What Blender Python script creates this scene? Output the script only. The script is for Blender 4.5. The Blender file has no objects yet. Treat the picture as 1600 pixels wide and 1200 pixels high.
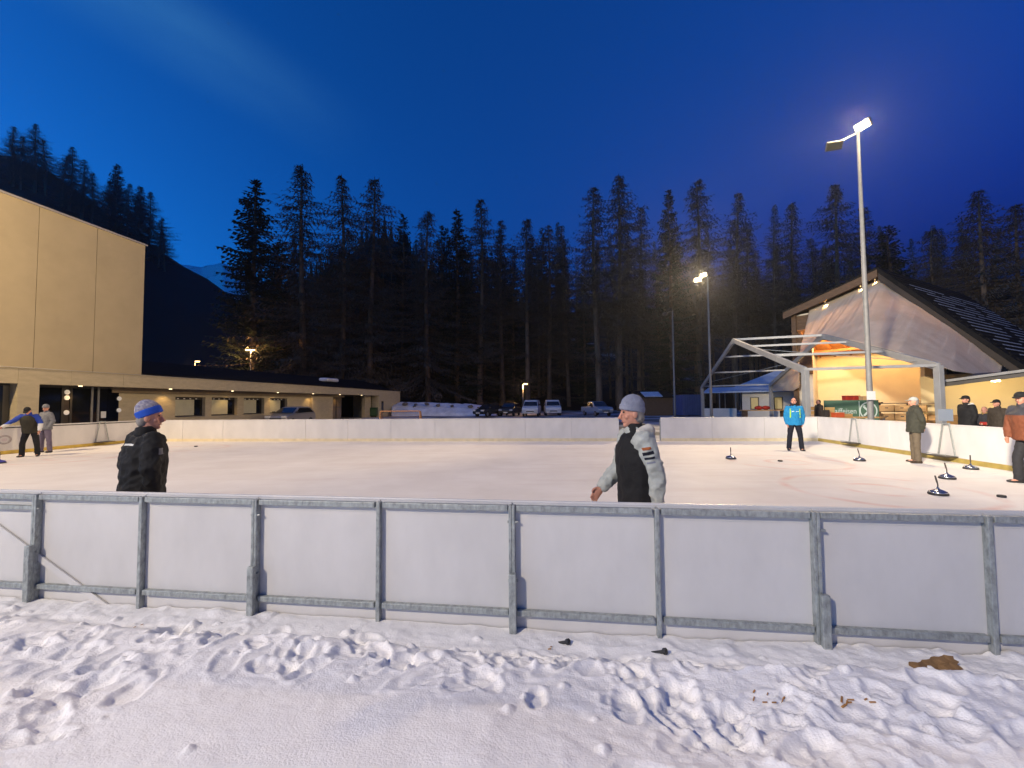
import bpy, bmesh, math, random
import numpy as np
from mathutils import Vector, Matrix, noise as mnoise

random.seed(7)
SC = bpy.context.scene
COL = SC.collection
R = math.radians

# ---------------------------------------------------------------- camera
F_PX = 660.0                       # focal length in pixels of a 1600 px wide picture
CAM_Z = 1.70
cam_data = bpy.data.cameras.new('camera')
cam = bpy.data.objects.new('camera', cam_data); COL.objects.link(cam)
cam_data.sensor_width = 36.0
cam_data.lens = 36.0 * F_PX / 1600.0
cam_data.clip_start = 0.05
cam_data.clip_end = 6000.0
CAM_ROT = (Matrix.Rotation(R(90 + 2.5), 3, 'X') @ Matrix.Rotation(R(-0.48), 3, 'Z'))
cam.matrix_world = Matrix.Translation((0, 0, CAM_Z)) @ CAM_ROT.to_4x4()
SC.camera = cam

# ---------------------------------------------------------------- dusk sky
world = bpy.data.worlds.new('World'); SC.world = world
world.use_nodes = True
wn, wl = world.node_tree.nodes, world.node_tree.links
wn.clear()
w_out = wn.new('ShaderNodeOutputWorld'); w_bg = wn.new('ShaderNodeBackground')
sky = wn.new('ShaderNodeTexSky'); sky.sky_type = 'NISHITA'; sky.sun_disc = False
sky.sun_elevation = R(-3.5); sky.sun_rotation = R(-106)
sky.altitude = 1300; sky.air_density = 1.0; sky.dust_density = 0.3; sky.ozone_density = 6.0
tint = wn.new('ShaderNodeMix'); tint.data_type = 'RGBA'; tint.blend_type = 'MULTIPLY'
tint.inputs['Factor'].default_value = 1.0
tint.inputs['B'].default_value = (0.12, 3.7, 2.05, 1)
# thin wisp of cirrus, high on the left, given by its direction in the sky
def sky_dir(px, py): return (CAM_ROT @ Vector(((px - 800) / F_PX, (600 - py) / F_PX, -1))).normalized()
c_mid, c_end = sky_dir(270, 40), sky_dir(480, 170)
c_al = (c_end - c_mid).normalized(); c_ac = c_mid.cross(c_al).normalized()
tc = wn.new('ShaderNodeTexCoord')
def wdot(v, off=0.0):
    n_ = wn.new('ShaderNodeVectorMath'); n_.operation = 'DOT_PRODUCT'; n_.inputs[1].default_value = v; wl.new(tc.outputs['Generated'], n_.inputs[0])
    m_ = wn.new('ShaderNodeMath'); m_.operation = 'SUBTRACT'; m_.inputs[1].default_value = off; wl.new(n_.outputs['Value'], m_.inputs[0]); return m_
u_al, u_ac = wdot(c_al, c_al.dot(c_mid)), wdot(c_ac, c_ac.dot(c_mid))
cmb = wn.new('ShaderNodeCombineXYZ'); wl.new(u_al.outputs[0], cmb.inputs[0]); wl.new(u_ac.outputs[0], cmb.inputs[1])
mp = wn.new('ShaderNodeMapping'); mp.inputs['Scale'].default_value = (4.0, 13.0, 1); wl.new(cmb.outputs[0], mp.inputs['Vector'])
nz = wn.new('ShaderNodeTexNoise'); nz.inputs['Scale'].default_value = 1.0; nz.inputs['Detail'].default_value = 6; nz.inputs['Roughness'].default_value = 0.5
wl.new(mp.outputs['Vector'], nz.inputs['Vector'])
def fall(src, w):
    ab = wn.new('ShaderNodeMath'); ab.operation = 'ABSOLUTE'; wl.new(src.outputs[0], ab.inputs[0])
    mr = wn.new('ShaderNodeMapRange'); mr.interpolation_type = 'SMOOTHSTEP'; mr.inputs['From Min'].default_value = 0; mr.inputs['From Max'].default_value = w
    mr.inputs['To Min'].default_value = 1; mr.inputs['To Max'].default_value = 0; wl.new(ab.outputs[0], mr.inputs['Value']); return mr
def wmul(p, q):
    m_ = wn.new('ShaderNodeMath'); m_.operation = 'MULTIPLY'; wl.new(p, m_.inputs[0]); wl.new(q, m_.inputs[1]); return m_.outputs[0]
cfac = wmul(wmul(fall(u_al, 0.34).outputs['Result'], fall(u_ac, 0.085).outputs['Result']), nz.outputs['Fac'])
facing = wn.new('ShaderNodeMath'); facing.operation = 'GREATER_THAN'; facing.inputs[1].default_value = 0.0; wl.new(wdot(c_mid).outputs[0], facing.inputs[0])
cfac = wmul(cfac, facing.outputs[0])
clmix = wn.new('ShaderNodeMix'); clmix.data_type = 'RGBA'
clb = wn.new('ShaderNodeMix'); clb.data_type = 'RGBA'; clb.blend_type = 'MULTIPLY'; clb.inputs['Factor'].default_value = 1.0
clb.inputs['B'].default_value = (13.0, 2.2, 1.25, 1)
wl.new(sky.outputs['Color'], tint.inputs['A'])
wl.new(tint.outputs['Result'], clb.inputs['A'])
wl.new(tint.outputs['Result'], clmix.inputs['A']); wl.new(clb.outputs['Result'], clmix.inputs['B'])
wl.new(cfac, clmix.inputs['Factor'])
wl.new(clmix.outputs['Result'], w_bg.inputs['Color'])
w_bg.inputs['Strength'].default_value = 0.15
wl.new(w_bg.outputs['Background'], w_out.inputs['Surface'])

# ---------------------------------------------------------------- exposure
SC.view_settings.view_transform = 'Standard'
SC.view_settings.look = 'None'
SC.view_settings.exposure = 5.0
SC.view_settings.gamma = 1.0
SC.cycles.max_bounces = 6
SC.cycles.sample_clamp_indirect = 4.0
K = 1 / 32.0                       # lamps are dimmed as far as the exposure is raised

# ---------------------------------------------------------------- helpers
def ray(px, py):
    return CAM_ROT @ Vector(((px - 800) / F_PX, (600 - py) / F_PX, -1))
def at(px, py, Y):
    d = ray(px, py); return Vector((0, 0, CAM_Z)) + d * (Y / d.y)
def ground(px, py, z=0.0):
    d = ray(px, py); return Vector((0, 0, CAM_Z)) + d * ((z - CAM_Z) / d.z)
TH = R(7.3); CT, ST = math.cos(TH), math.sin(TH)
def W(l, s, z=0.0):                # rink frame: l across, s away from the near fence
    return Vector((l * CT + s * ST, -l * ST + s * CT, z))
def ls(v): return (v.x * CT - v.y * ST, v.x * ST + v.y * CT)
def fs(px, l=-24.0):               # distance s at which the plane l is seen at pixel column px
    u = (px - 800) / F_PX; Y = l / (u * CT - ST); return u * Y * ST + Y * CT

MATS = {}
def mat(name, col, rough=0.6, metal=0.0, var=0.0, scale=8.0, bump=0.0, bscale=None, spec=0.5, emis=None, estr=0.0, stretch=None, col2=None, detail=5.0, trans=0.0):
    if name in MATS: return MATS[name]
    m = bpy.data.materials.new(name); MATS[name] = m; m.use_nodes = True
    n, l = m.node_tree.nodes, m.node_tree.links
    b = n['Principled BSDF']
    b.inputs['Base Color'].default_value = (*col, 1); b.inputs['Roughness'].default_value = rough
    b.inputs['Metallic'].default_value = metal; b.inputs['Specular IOR Level'].default_value = spec
    if trans: b.inputs['Transmission Weight'].default_value = trans
    if emis: b.inputs['Emission Color'].default_value = (*emis, 1); b.inputs['Emission Strength'].default_value = estr
    if var or bump:
        tcn = n.new('ShaderNodeTexCoord'); mpn = n.new('ShaderNodeMapping')
        if stretch: mpn.inputs['Scale'].default_value = stretch
        l.new(tcn.outputs['Object'], mpn.inputs['Vector'])
    if var:
        no = n.new('ShaderNodeTexNoise'); no.inputs['Scale'].default_value = scale; no.inputs['Detail'].default_value = detail
        no.inputs['Roughness'].default_value = 0.62
        l.new(mpn.outputs['Vector'], no.inputs['Vector'])
        rp = n.new('ShaderNodeValToRGB'); rp.color_ramp.elements[0].position = 0.3; rp.color_ramp.elements[1].position = 0.7
        lo = col2 if col2 else tuple(c * (1 - var) for c in col)
        hi = col if col2 else tuple(min(1, c * (1 + var * 0.6)) for c in col)
        rp.color_ramp.elements[0].color = (*lo, 1); rp.color_ramp.elements[1].color = (*hi, 1)
        l.new(no.outputs['Fac'], rp.inputs['Fac']); l.new(rp.outputs['Color'], b.inputs['Base Color'])
    if bump:
        nb = n.new('ShaderNodeTexNoise'); nb.inputs['Scale'].default_value = bscale or scale * 3; nb.inputs['Detail'].default_value = 6
        l.new(mpn.outputs['Vector'], nb.inputs['Vector'])
        bp = n.new('ShaderNodeBump'); bp.inputs['Strength'].default_value = bump; bp.inputs['Distance'].default_value = 0.02
        l.new(nb.outputs['Fac'], bp.inputs['Height']); l.new(bp.outputs['Normal'], b.inputs['Normal'])
    return m

class MB:
    """collects shapes; build() links them as one mesh object"""
    def __init__(s): s.v = []; s.f = []
    def add(s, verts, faces):
        o = len(s.v); s.v += [Vector(v) for v in verts]; s.f += [tuple(i + o for i in f) for f in faces]; return s
    def box(s, p0, p1, f=None):
        x0, y0, z0 = p0; x1, y1, z1 = p1
        vs = [(x0, y0, z0), (x1, y0, z0), (x1, y1, z0), (x0, y1, z0), (x0, y0, z1), (x1, y0, z1), (x1, y1, z1), (x0, y1, z1)]
        if f: vs = [f(*v) for v in vs]
        return s.add(vs, [(0, 3, 2, 1), (4, 5, 6, 7), (0, 1, 5, 4), (1, 2, 6, 5), (2, 3, 7, 6), (3, 0, 4, 7)])
    def bar(s, a, b, w, h=None, up=(0, 0, 1)):          # rectangular bar from a to b
        a, b = Vector(a), Vector(b); h = h or w; t = (b - a).normalized(); up = Vector(up)
        r = t.cross(up)
        if r.length < 1e-4: r = t.cross(Vector((0, 1, 0)))
        r.normalize(); u = r.cross(t)
        vs = [p + r * (i * w / 2) + u * (j * h / 2) for p in (a, b) for i, j in ((-1, -1), (1, -1), (1, 1), (-1, 1))]
        return s.add(vs, [(0, 1, 2, 3), (7, 6, 5, 4), (0, 4, 5, 1), (1, 5, 6, 2), (2, 6, 7, 3), (3, 7, 4, 0)])
    def tube(s, pts, rad, n=8, right=None, cap=True):   # pts; radius: number, list, or list of (rx, ry)
        pts = [Vector(p) for p in pts]; k = len(pts); vs = []
        if not isinstance(rad, (list, tuple)): rad = [rad] * k
        pr = Vector(right) if right is not None else None
        for i, p in enumerate(pts):
            t = (pts[min(i + 1, k - 1)] - pts[max(i - 1, 0)])
            t = t.normalized() if t.length > 1e-9 else Vector((0, 0, 1))
            if pr is None:
                pr = t.cross(Vector((0, 0, 1)))
                if pr.length < 1e-3: pr = t.cross(Vector((0, 1, 0)))
            rr = pr - t * pr.dot(t)
            if rr.length < 1e-5: rr = t.orthogonal()
            rr.normalize(); fw = t.cross(rr)
            if right is None: pr = rr
            a, b = rad[i] if isinstance(rad[i], (list, tuple)) else (rad[i], rad[i])
            for j in range(n):
                an = 2 * math.pi * j / n
                vs.append(p + rr * (a * math.cos(an)) + fw * (b * math.sin(an)))
        fc = [(i * n + j, i * n + (j + 1) % n, (i + 1) * n + (j + 1) % n, (i + 1) * n + j) for i in range(k - 1) for j in range(n)]
        if cap: fc += [tuple(range(n - 1, -1, -1)), tuple((k - 1) * n + j for j in range(n))]
        return s.add(vs, fc)
    def ell(s, c, rx, ry, rz, axes=None, nu=16, nv=10):  # ellipsoid
        c = Vector(c); ax = axes or (Vector((1, 0, 0)), Vector((0, 1, 0)), Vector((0, 0, 1)))
        vs = [c - ax[2] * rz]; 
        for i in range(1, nv):
            ph = -math.pi / 2 + math.pi * i / nv
            for j in range(nu):
                th = 2 * math.pi * j / nu
                vs.append(c + ax[0] * (rx * math.cos(ph) * math.cos(th)) + ax[1] * (ry * math.cos(ph) * math.sin(th)) + ax[2] * (rz * math.sin(ph)))
        vs.append(c + ax[2] * rz); e = len(vs) - 1; fc = []
        for j in range(nu): fc.append((0, 1 + (j + 1) % nu, 1 + j))
        for i in range(nv - 2):
            for j in range(nu):
                fc.append((1 + i * nu + j, 1 + i * nu + (j + 1) % nu, 1 + (i + 1) * nu + (j + 1) % nu, 1 + (i + 1) * nu + j))
        for j in range(nu): fc.append((e, 1 + (nv - 2) * nu + j, 1 + (nv - 2) * nu + (j + 1) % nu))
        return s.add(vs, fc)
    def lathe(s, c, prof, n=24, ax=(0, 0, 1)):           # profile [(r, z)]
        c = Vector(c); ax = Vector(ax).normalized(); r0 = ax.orthogonal().normalized(); r1 = ax.cross(r0); vs = []
        for r, z in prof:
            for j in range(n):
                a = 2 * math.pi * j / n; vs.append(c + ax * z + (r0 * math.cos(a) + r1 * math.sin(a)) * r)
        k = len(prof)
        fc = [(i * n + j, i * n + (j + 1) % n, (i + 1) * n + (j + 1) % n, (i + 1) * n + j) for i in range(k - 1) for j in range(n)]
        fc += [tuple(range(n - 1, -1, -1)), tuple((k - 1) * n + j for j in range(n))]
        return s.add(vs, fc)
    def prism(s, poly, off):                              # polygon of points extruded by a vector
        n = len(poly); off = Vector(off); vs = [Vector(p) for p in poly] + [Vector(p) + off for p in poly]
        return s.add(vs, [tuple(range(n - 1, -1, -1)), tuple(range(n, 2 * n))] + [(i, (i + 1) % n, n + (i + 1) % n, n + i) for i in range(n)])
    def mesh(s, name, org=(0, 0, 0)):
        me = bpy.data.meshes.new(name); o = Vector(org)
        me.from_pydata([tuple(v - o) for v in s.v], [], s.f); me.update(); return me
    def build(s, name, material, parent=None, smooth=False, bevel=0.0):
        org = origin_of(parent) if parent else Vector((0, 0, 0))
        me = s.mesh(name, org); me.materials.append(material)
        fix_normals(me)
        if smooth:
            me.polygons.foreach_set('use_smooth', [True] * len(me.polygons))
        o = bpy.data.objects.new(name, me); COL.objects.link(o)
        if parent: o.parent = parent
        if bevel:
            bv = o.modifiers.new('bevel', 'BEVEL'); bv.width = bevel; bv.segments = 2; bv.limit_method = 'ANGLE'
        return o
def fix_normals(me):
    bm = bmesh.new(); bm.from_mesh(me); bmesh.ops.recalc_face_normals(bm, faces=bm.faces); bm.to_mesh(me); bm.free()
def origin_of(o):
    v = Vector((0, 0, 0))
    while o: v += o.location; o = o.parent
    return v
def tag(o, label=None, cat=None, group=None, kind=None):
    if label: o['label'] = label
    if cat: o['category'] = cat
    if group: o['group'] = group
    if kind: o['kind'] = kind
    return o
def thing(name, loc, label, cat, group=None):
    o = bpy.data.objects.new(name, None); COL.objects.link(o); o.location = loc; o.empty_display_size = 0.2
    return tag(o, label, cat, group)
def copy_tree(o, parent=None):
    c = o.copy(); COL.objects.link(c); c.parent = parent
    for k, v in (('kind', None),): pass
    for ch in [x for x in ALLCH.get(o.name, [])] or list(o.children): copy_tree(ch, c)
    return c
ALLCH = {}
def linked(name, me, parent, loc=(0, 0, 0), rot=None):   # another object on shared mesh data
    o = bpy.data.objects.new(name, me); COL.objects.link(o); o.parent = parent; o.location = loc
    if rot is not None: o.rotation_euler = rot
    return o
_rng = np.random.RandomState(3)
_lat = _rng.rand(256, 256)
def vn(x, y):                                             # value noise on arrays
    xi = np.floor(x).astype(int); yi = np.floor(y).astype(int); fx = x - xi; fy = y - yi
    fx = fx * fx * (3 - 2 * fx); fy = fy * fy * (3 - 2 * fy)
    g = lambda a, b: _lat[a & 255, b & 255]
    return (g(xi, yi) * (1 - fx) + g(xi + 1, yi) * fx) * (1 - fy) + (g(xi, yi + 1) * (1 - fx) + g(xi + 1, yi + 1) * fx) * fy
def fbm(x, y, o=5, gain=0.5):
    t = np.zeros_like(x); a = 1.0; n = 0.0
    for i in range(o):
        t += a * vn(x * 2 ** i + 17.3 * i, y * 2 ** i + 9.1 * i); n += a; a *= gain
    return t / n
def grid(name, X, Y, Z, material, kind='structure', smooth=True):
    h, w = X.shape; me = bpy.data.meshes.new(name)
    co = np.stack([X, Y, Z], -1).reshape(-1, 3)
    i = np.arange((h - 1) * (w - 1)); r, c = i // (w - 1), i % (w - 1); a = r * w + c
    q = np.stack([a, a + 1, a + w + 1, a + w], -1)
    me.vertices.add(len(co)); me.vertices.foreach_set('co', co.ravel())
    me.loops.add(q.size); me.loops.foreach_set('vertex_index', q.ravel())
    me.polygons.add(len(q)); me.polygons.foreach_set('loop_start', np.arange(0, q.size, 4))
    me.update(calc_edges=True); me.validate()
    me.polygons.foreach_set('use_smooth', [smooth] * len(me.polygons))
    me.materials.append(material); o = bpy.data.objects.new(name, me); COL.objects.link(o)
    if kind: o['kind'] = kind
    return o
def text_part(name, txt, size, material, parent, origin, xdir, zdir, depth=0.004, sx=1.0):
    cu = bpy.data.curves.new(name, 'FONT'); cu.body = txt; cu.size = size; cu.extrude = depth; cu.align_x = 'LEFT'
    tmp = bpy.data.objects.new(name + '_tmp', cu); TMP.collection.objects.link(tmp)
    vl = TMP.view_layers[0]; vl.update(); dg = vl.depsgraph
    me = bpy.data.meshes.new_from_object(tmp.evaluated_get(dg)); bpy.data.objects.remove(tmp)
    x = Vector(xdir).normalized(); z = Vector(zdir).normalized(); y = x.cross(z) * -1
    M = Matrix((x * sx, z, x.cross(z))).transposed()
    org = origin_of(parent)
    for v in me.vertices: v.co = M @ v.co + Vector(origin) - org
    me.materials.clear(); me.materials.append(material); me.update()
    o = bpy.data.objects.new(name, me); COL.objects.link(o); o.parent = parent
    return o
TMP = bpy.data.scenes.new('workbench')
def remesh(mb, voxel, smooth=2, fold=0.0, fscale=9.0, seed=0.0):
    """closed overlapping shapes fused into one continuous skin"""
    me = mb.mesh('tmp'); fix_normals_each(me)
    o = bpy.data.objects.new('tmp', me); TMP.collection.objects.link(o)
    m = o.modifiers.new('r', 'REMESH'); m.mode = 'VOXEL'; m.voxel_size = voxel; m.use_smooth_shade = True
    if smooth:
        sm = o.modifiers.new('s', 'SMOOTH'); sm.iterations = smooth; sm.factor = 0.5
    vl = TMP.view_layers[0]; vl.update(); dg = vl.depsgraph
    out = bpy.data.meshes.new_from_object(o.evaluated_get(dg)); bpy.data.objects.remove(o)
    if fold:
        n = len(out.vertices); co = np.zeros(n * 3); nr = np.zeros(n * 3)
        out.vertices.foreach_get('co', co); out.vertices.foreach_get('normal', nr); co = co.reshape(-1, 3); nr = nr.reshape(-1, 3)
        q = co * fscale + np.array((seed, seed * 1.7, 0)); d = np.empty(n)
        for i in range(n):
            p = Vector(q[i]); d[i] = abs(mnoise.noise(p)) + 0.5 * abs(mnoise.noise(p * 2.1))
        co += nr * (fold * (0.55 - d * 1.6))[:, None]; out.vertices.foreach_set('co', co.ravel())
    out.update(); return out
def fix_normals_each(me): fix_normals(me)
# ================================================================ materials
M_steel = mat('galvanised steel', (0.36, 0.385, 0.375), 0.5, 0.35, var=0.45, scale=38, bump=0.15, bscale=90, detail=8, stretch=(1, 1, 0.5))
M_steel_plain = mat('painted steel', (0.22, 0.22, 0.21), 0.6, 0.1, var=0.15, scale=6)
M_alu = mat('tent aluminium', (0.36, 0.365, 0.355), 0.55, 0.3, var=0.12, scale=3)
M_board = mat('white plastic board', (0.60, 0.585, 0.57), 0.45, var=0.10, scale=2.2, bump=0.05, bscale=25, stretch=(1, 1, 0.5))
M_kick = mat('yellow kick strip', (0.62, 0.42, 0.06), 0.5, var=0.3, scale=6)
M_black = mat('black rubber', (0.015, 0.015, 0.016), 0.6)
M_conc = mat('warm beige plaster', (0.47, 0.385, 0.235), 0.85, var=0.08, scale=0.8, bump=0.25, bscale=40)
M_conc2 = mat('exposed beige concrete', (0.52, 0.44, 0.28), 0.8, var=0.12, scale=2.2, bump=0.25, bscale=30, stretch=(1, 1, 3))
M_joint = mat('dark joint', (0.10, 0.085, 0.055), 0.9)
M_metalcap = mat('roof edge sheet metal', (0.50, 0.47, 0.42), 0.4, 0.6)
M_roof = mat('black roof sheeting', (0.012, 0.012, 0.013), 0.95, var=0.3, scale=3, spec=0.05)
M_glass = mat('dark window glass', (0.006, 0.007, 0.008), 0.06, spec=0.7)
M_frame = mat('dark window frame', (0.035, 0.03, 0.025), 0.5)
M_blind = mat('pale window blind', (0.55, 0.53, 0.36), 0.8, var=0.08, scale=2)
M_soffit = mat('brown soffit', (0.20, 0.15, 0.09), 0.7, var=0.15, scale=3)
M_wood = mat('old brown boards', (0.115, 0.068, 0.035), 0.75, var=0.45, scale=3, stretch=(1, 1, 6), bump=0.3, bscale=20)
M_wood_l = mat('light spruce wood', (0.46, 0.27, 0.10), 0.6, var=0.3, scale=4, stretch=(0.6, 0.6, 6), bump=0.1)
M_wood_o = mat('varnished orange planks', (0.42, 0.17, 0.045), 0.5, var=0.3, scale=3, stretch=(1, 4, 1))
M_plaster = mat('white plaster', (0.66, 0.62, 0.54), 0.9, var=0.08, scale=2, bump=0.15)
M_plaster_y = mat('cream plaster', (0.74, 0.62, 0.38), 0.9, var=0.05, scale=1.5)
M_tarp = mat('pale tarpaulin', (0.74, 0.66, 0.56), 0.6, scale=0.7, var=0.3, col2=(0.58, 0.49, 0.39), stretch=(1.6, 1.6, 0.3), detail=3)
_n, _l = M_tarp.node_tree.nodes, M_tarp.node_tree.links      # thin cloth: lets the lamps behind it glow through
_tr = _n.new('ShaderNodeBsdfTranslucent'); _tr.inputs['Color'].default_value = (0.75, 0.62, 0.45, 1); _mx = _n.new('ShaderNodeMixShader'); _mx.inputs[0].default_value = 0.38
_l.new(_n['Principled BSDF'].outputs[0], _mx.inputs[1]); _l.new(_tr.outputs[0], _mx.inputs[2]); _l.new(_mx.outputs[0], _n['Material Output'].inputs['Surface'])
M_tarp_blue = mat('snowy blue grey roof', (0.42, 0.50, 0.62), 0.6, var=0.15, scale=2)
M_snow = mat('snow', (0.80, 0.80, 0.82), 0.7, var=0.05, scale=9, bump=0.35, bscale=70, spec=0.3)
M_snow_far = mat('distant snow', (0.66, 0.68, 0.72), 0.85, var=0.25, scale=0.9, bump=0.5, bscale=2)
M_rock = mat('grey rock', (0.16, 0.14, 0.12), 0.9, var=0.4, scale=4, bump=0.4)
M_bark = mat('conifer bark', (0.20, 0.135, 0.085), 0.95, var=0.4, scale=6, stretch=(1, 1, 0.2))
M_needle = mat('spruce needles', (0.030, 0.042, 0.020), 0.8, var=0.4, scale=2)
M_twig = mat('bare larch twigs', (0.13, 0.092, 0.055), 0.9, var=0.4, scale=2)
M_skin = mat('skin', (0.52, 0.25, 0.17), 0.5, var=0.12, scale=18, spec=0.4)
M_eye = mat('eye', (0.03, 0.025, 0.02), 0.2)
M_lip = mat('lips', (0.36, 0.12, 0.10), 0.5)
M_tyre = mat('tyre rubber', (0.012, 0.012, 0.012), 0.8)
M_rim = mat('alloy rim', (0.35, 0.35, 0.36), 0.35, 0.8)
M_carglass = mat('car glass', (0.012, 0.014, 0.018), 0.05, spec=0.8)
M_lens = mat('headlight lens', (0.55, 0.55, 0.55), 0.15)
M_plate = mat('number plate', (0.75, 0.75, 0.72), 0.5)
def lamp_mat(name, col, s): return mat(name, (0.9, 0.9, 0.9), 0.4, emis=col, estr=s * K)
E_flood = lamp_mat('floodlight glass', (1.0, 0.70, 0.34), 14.0)
E_warm = lamp_mat('warm lamp glass', (1.0, 0.66, 0.28), 18.0)
E_sod = lamp_mat('street lamp glass', (1.0, 0.62, 0.22), 14.0)
C_flood = (1.0, 0.75, 0.44); C_flood_w = (1.0, 0.86, 0.67); C_warm = (1.0, 0.60, 0.22); C_sod = (1.0, 0.55, 0.2)

def spot(name, loc, aim, watts, col, angle, blend=0.5, radius=0.2, parent=None):
    d = bpy.data.lights.new(name, 'SPOT'); d.energy = watts * K; d.color = col; d.spot_size = R(angle); d.spot_blend = blend
    d.shadow_soft_size = radius
    o = bpy.data.objects.new(name, d); COL.objects.link(o)
    o.rotation_euler = (Vector(aim) - Vector(loc)).to_track_quat('-Z', 'Y').to_euler()
    o.location = Vector(loc) - (origin_of(parent) if parent else Vector()); o.parent = parent
    return o
def point(name, loc, watts, col, radius=0.1, parent=None):
    d = bpy.data.lights.new(name, 'POINT'); d.energy = watts * K; d.color = col; d.shadow_soft_size = radius
    o = bpy.data.objects.new(name, d); COL.objects.link(o)
    o.location = Vector(loc) - (origin_of(parent) if parent else Vector()); o.parent = parent
    return o

# ================================================================ ground, ice
def ice_material():
    m = bpy.data.materials.new('rink ice'); m.use_nodes = True; n, l = m.node_tree.nodes, m.node_tree.links
    b = n['Principled BSDF']; b.inputs['Roughness'].default_value = 0.62; b.inputs['Specular IOR Level'].default_value = 0.12
    g = n.new('ShaderNodeNewGeometry')
    base = n.new('ShaderNodeTexNoise'); base.inputs['Scale'].default_value = 0.7; base.inputs['Detail'].default_value = 8
    base.inputs['Roughness'].default_value = 0.65
    rp = n.new('ShaderNodeValToRGB'); rp.color_ramp.elements[0].position = 0.3; rp.color_ramp.elements[1].position = 0.72
    rp.color_ramp.elements[0].color = (0.68, 0.645, 0.60, 1); rp.color_ramp.elements[1].color = (0.80, 0.775, 0.735, 1)
    l.new(g.outputs['Position'], base.inputs['Vector']); l.new(base.outputs['Fac'], rp.inputs['Fac'])
    cur = rp.outputs['Color']
    # scrape streaks, long across the rink
    mp = n.new('ShaderNodeMapping'); mp.inputs['Rotation'].default_value = (0, 0, R(7.3)); mp.inputs['Scale'].default_value = (0.22, 3.0, 1)
    st = n.new('ShaderNodeTexNoise'); st.inputs['Scale'].default_value = 1.0; st.inputs['Detail'].default_value = 7
    sr = n.new('ShaderNodeValToRGB'); sr.color_ramp.elements[0].position = 0.52; sr.color_ramp.elements[1].position = 0.75
    sr.color_ramp.elements[1].color = (0.35, 0.35, 0.35, 1)
    l.new(g.outputs['Position'], mp.inputs['Vector']); l.new(mp.outputs['Vector'], st.inputs['Vector']); l.new(st.outputs['Fac'], sr.inputs['Fac'])
    mx = n.new('ShaderNodeMix'); mx.data_type = 'RGBA'; mx.inputs['B'].default_value = (0.63, 0.54, 0.50, 1)
    l.new(sr.outputs['Color'], mx.inputs['Factor']); l.new(cur, mx.inputs['A']); cur = mx.outputs['Result']
    # worn red house rings under the ice
    wear = n.new('ShaderNodeTexNoise'); wear.inputs['Scale'].default_value = 1.6; wear.inputs['Detail'].default_value = 6
    wr = n.new('ShaderNodeValToRGB'); wr.color_ramp.elements[0].position = 0.38; wr.color_ramp.elements[1].position = 0.66
    l.new(g.outputs['Position'], wear.inputs['Vector']); l.new(wear.outputs['Fac'], wr.inputs['Fac'])
    rings = []
    for (px, py, rad) in ((1375, 765, (0.55, 1.55)), (1231, 722, (0.5, 1.4))):
        c = ground(px, py)
        for rr in rad: rings.append((c.x, c.y, rr))
    for (px, py, rad) in ((105, 716, (0.5, 1.4)), (300, 700, (1.2,))):
        c = ground(px, py)
        for rr in rad: rings.append((c.x, c.y, rr))
    for (cx, cy, rr) in rings:
        sub = n.new('ShaderNodeVectorMath'); sub.operation = 'DISTANCE'; sub.inputs[1].default_value = (cx, cy, 0.004)
        l.new(g.outputs['Position'], sub.inputs[0])
        a = n.new('ShaderNodeMath'); a.operation = 'SUBTRACT'; a.inputs[1].default_value = rr; l.new(sub.outputs['Value'], a.inputs[0])
        ab = n.new('ShaderNodeMath'); ab.operation = 'ABSOLUTE'; l.new(a.outputs[0], ab.inputs[0])
        mr = n.new('ShaderNodeMapRange'); mr.inputs['From Min'].default_value = 0.02; mr.inputs['From Max'].default_value = 0.13
        mr.inputs['To Min'].default_value = 0.42; mr.inputs['To Max'].default_value = 0.0; l.new(ab.outputs[0], mr.inputs['Value'])
        mu = n.new('ShaderNodeMath'); mu.operation = 'MULTIPLY'; l.new(mr.outputs['Result'], mu.inputs[0]); l.new(wr.outputs['Color'], mu.inputs[1])
        m2 = n.new('ShaderNodeMix'); m2.data_type = 'RGBA'; m2.inputs['B'].default_value = (0.66, 0.30, 0.22, 1)
        l.new(mu.outputs[0], m2.inputs['Factor']); l.new(cur, m2.inputs['A']); cur = m2.outputs['Result']
    l.new(cur, b.inputs['Base Color'])
    bp = n.new('ShaderNodeBump'); bp.inputs['Strength'].default_value = 0.12; bp.inputs['Distance'].default_value = 0.02
    bn = n.new('ShaderNodeTexNoise'); bn.inputs['Scale'].default_value = 9; bn.inputs['Detail'].default_value = 6
    l.new(g.outputs['Position'], bn.inputs['Vector']); l.new(bn.outputs['Fac'], bp.inputs['Height']); l.new(bp.outputs['Normal'], b.inputs['Normal'])
    return m
L_LEFT, L_RIGHT, S_NEAR, S_FARL, S_FARR = -19.9, 10.28, 3.060, 17.7, 18.96
ice = MB().add([W(L_LEFT, S_NEAR, 0.004), W(L_RIGHT, S_NEAR, 0.004), W(L_RIGHT, S_FARR, 0.004), W(L_LEFT, S_FARL, 0.004)], [(0, 1, 2, 3)]).build('ice_rink', ice_material())
tag(ice, kind='structure')

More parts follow.
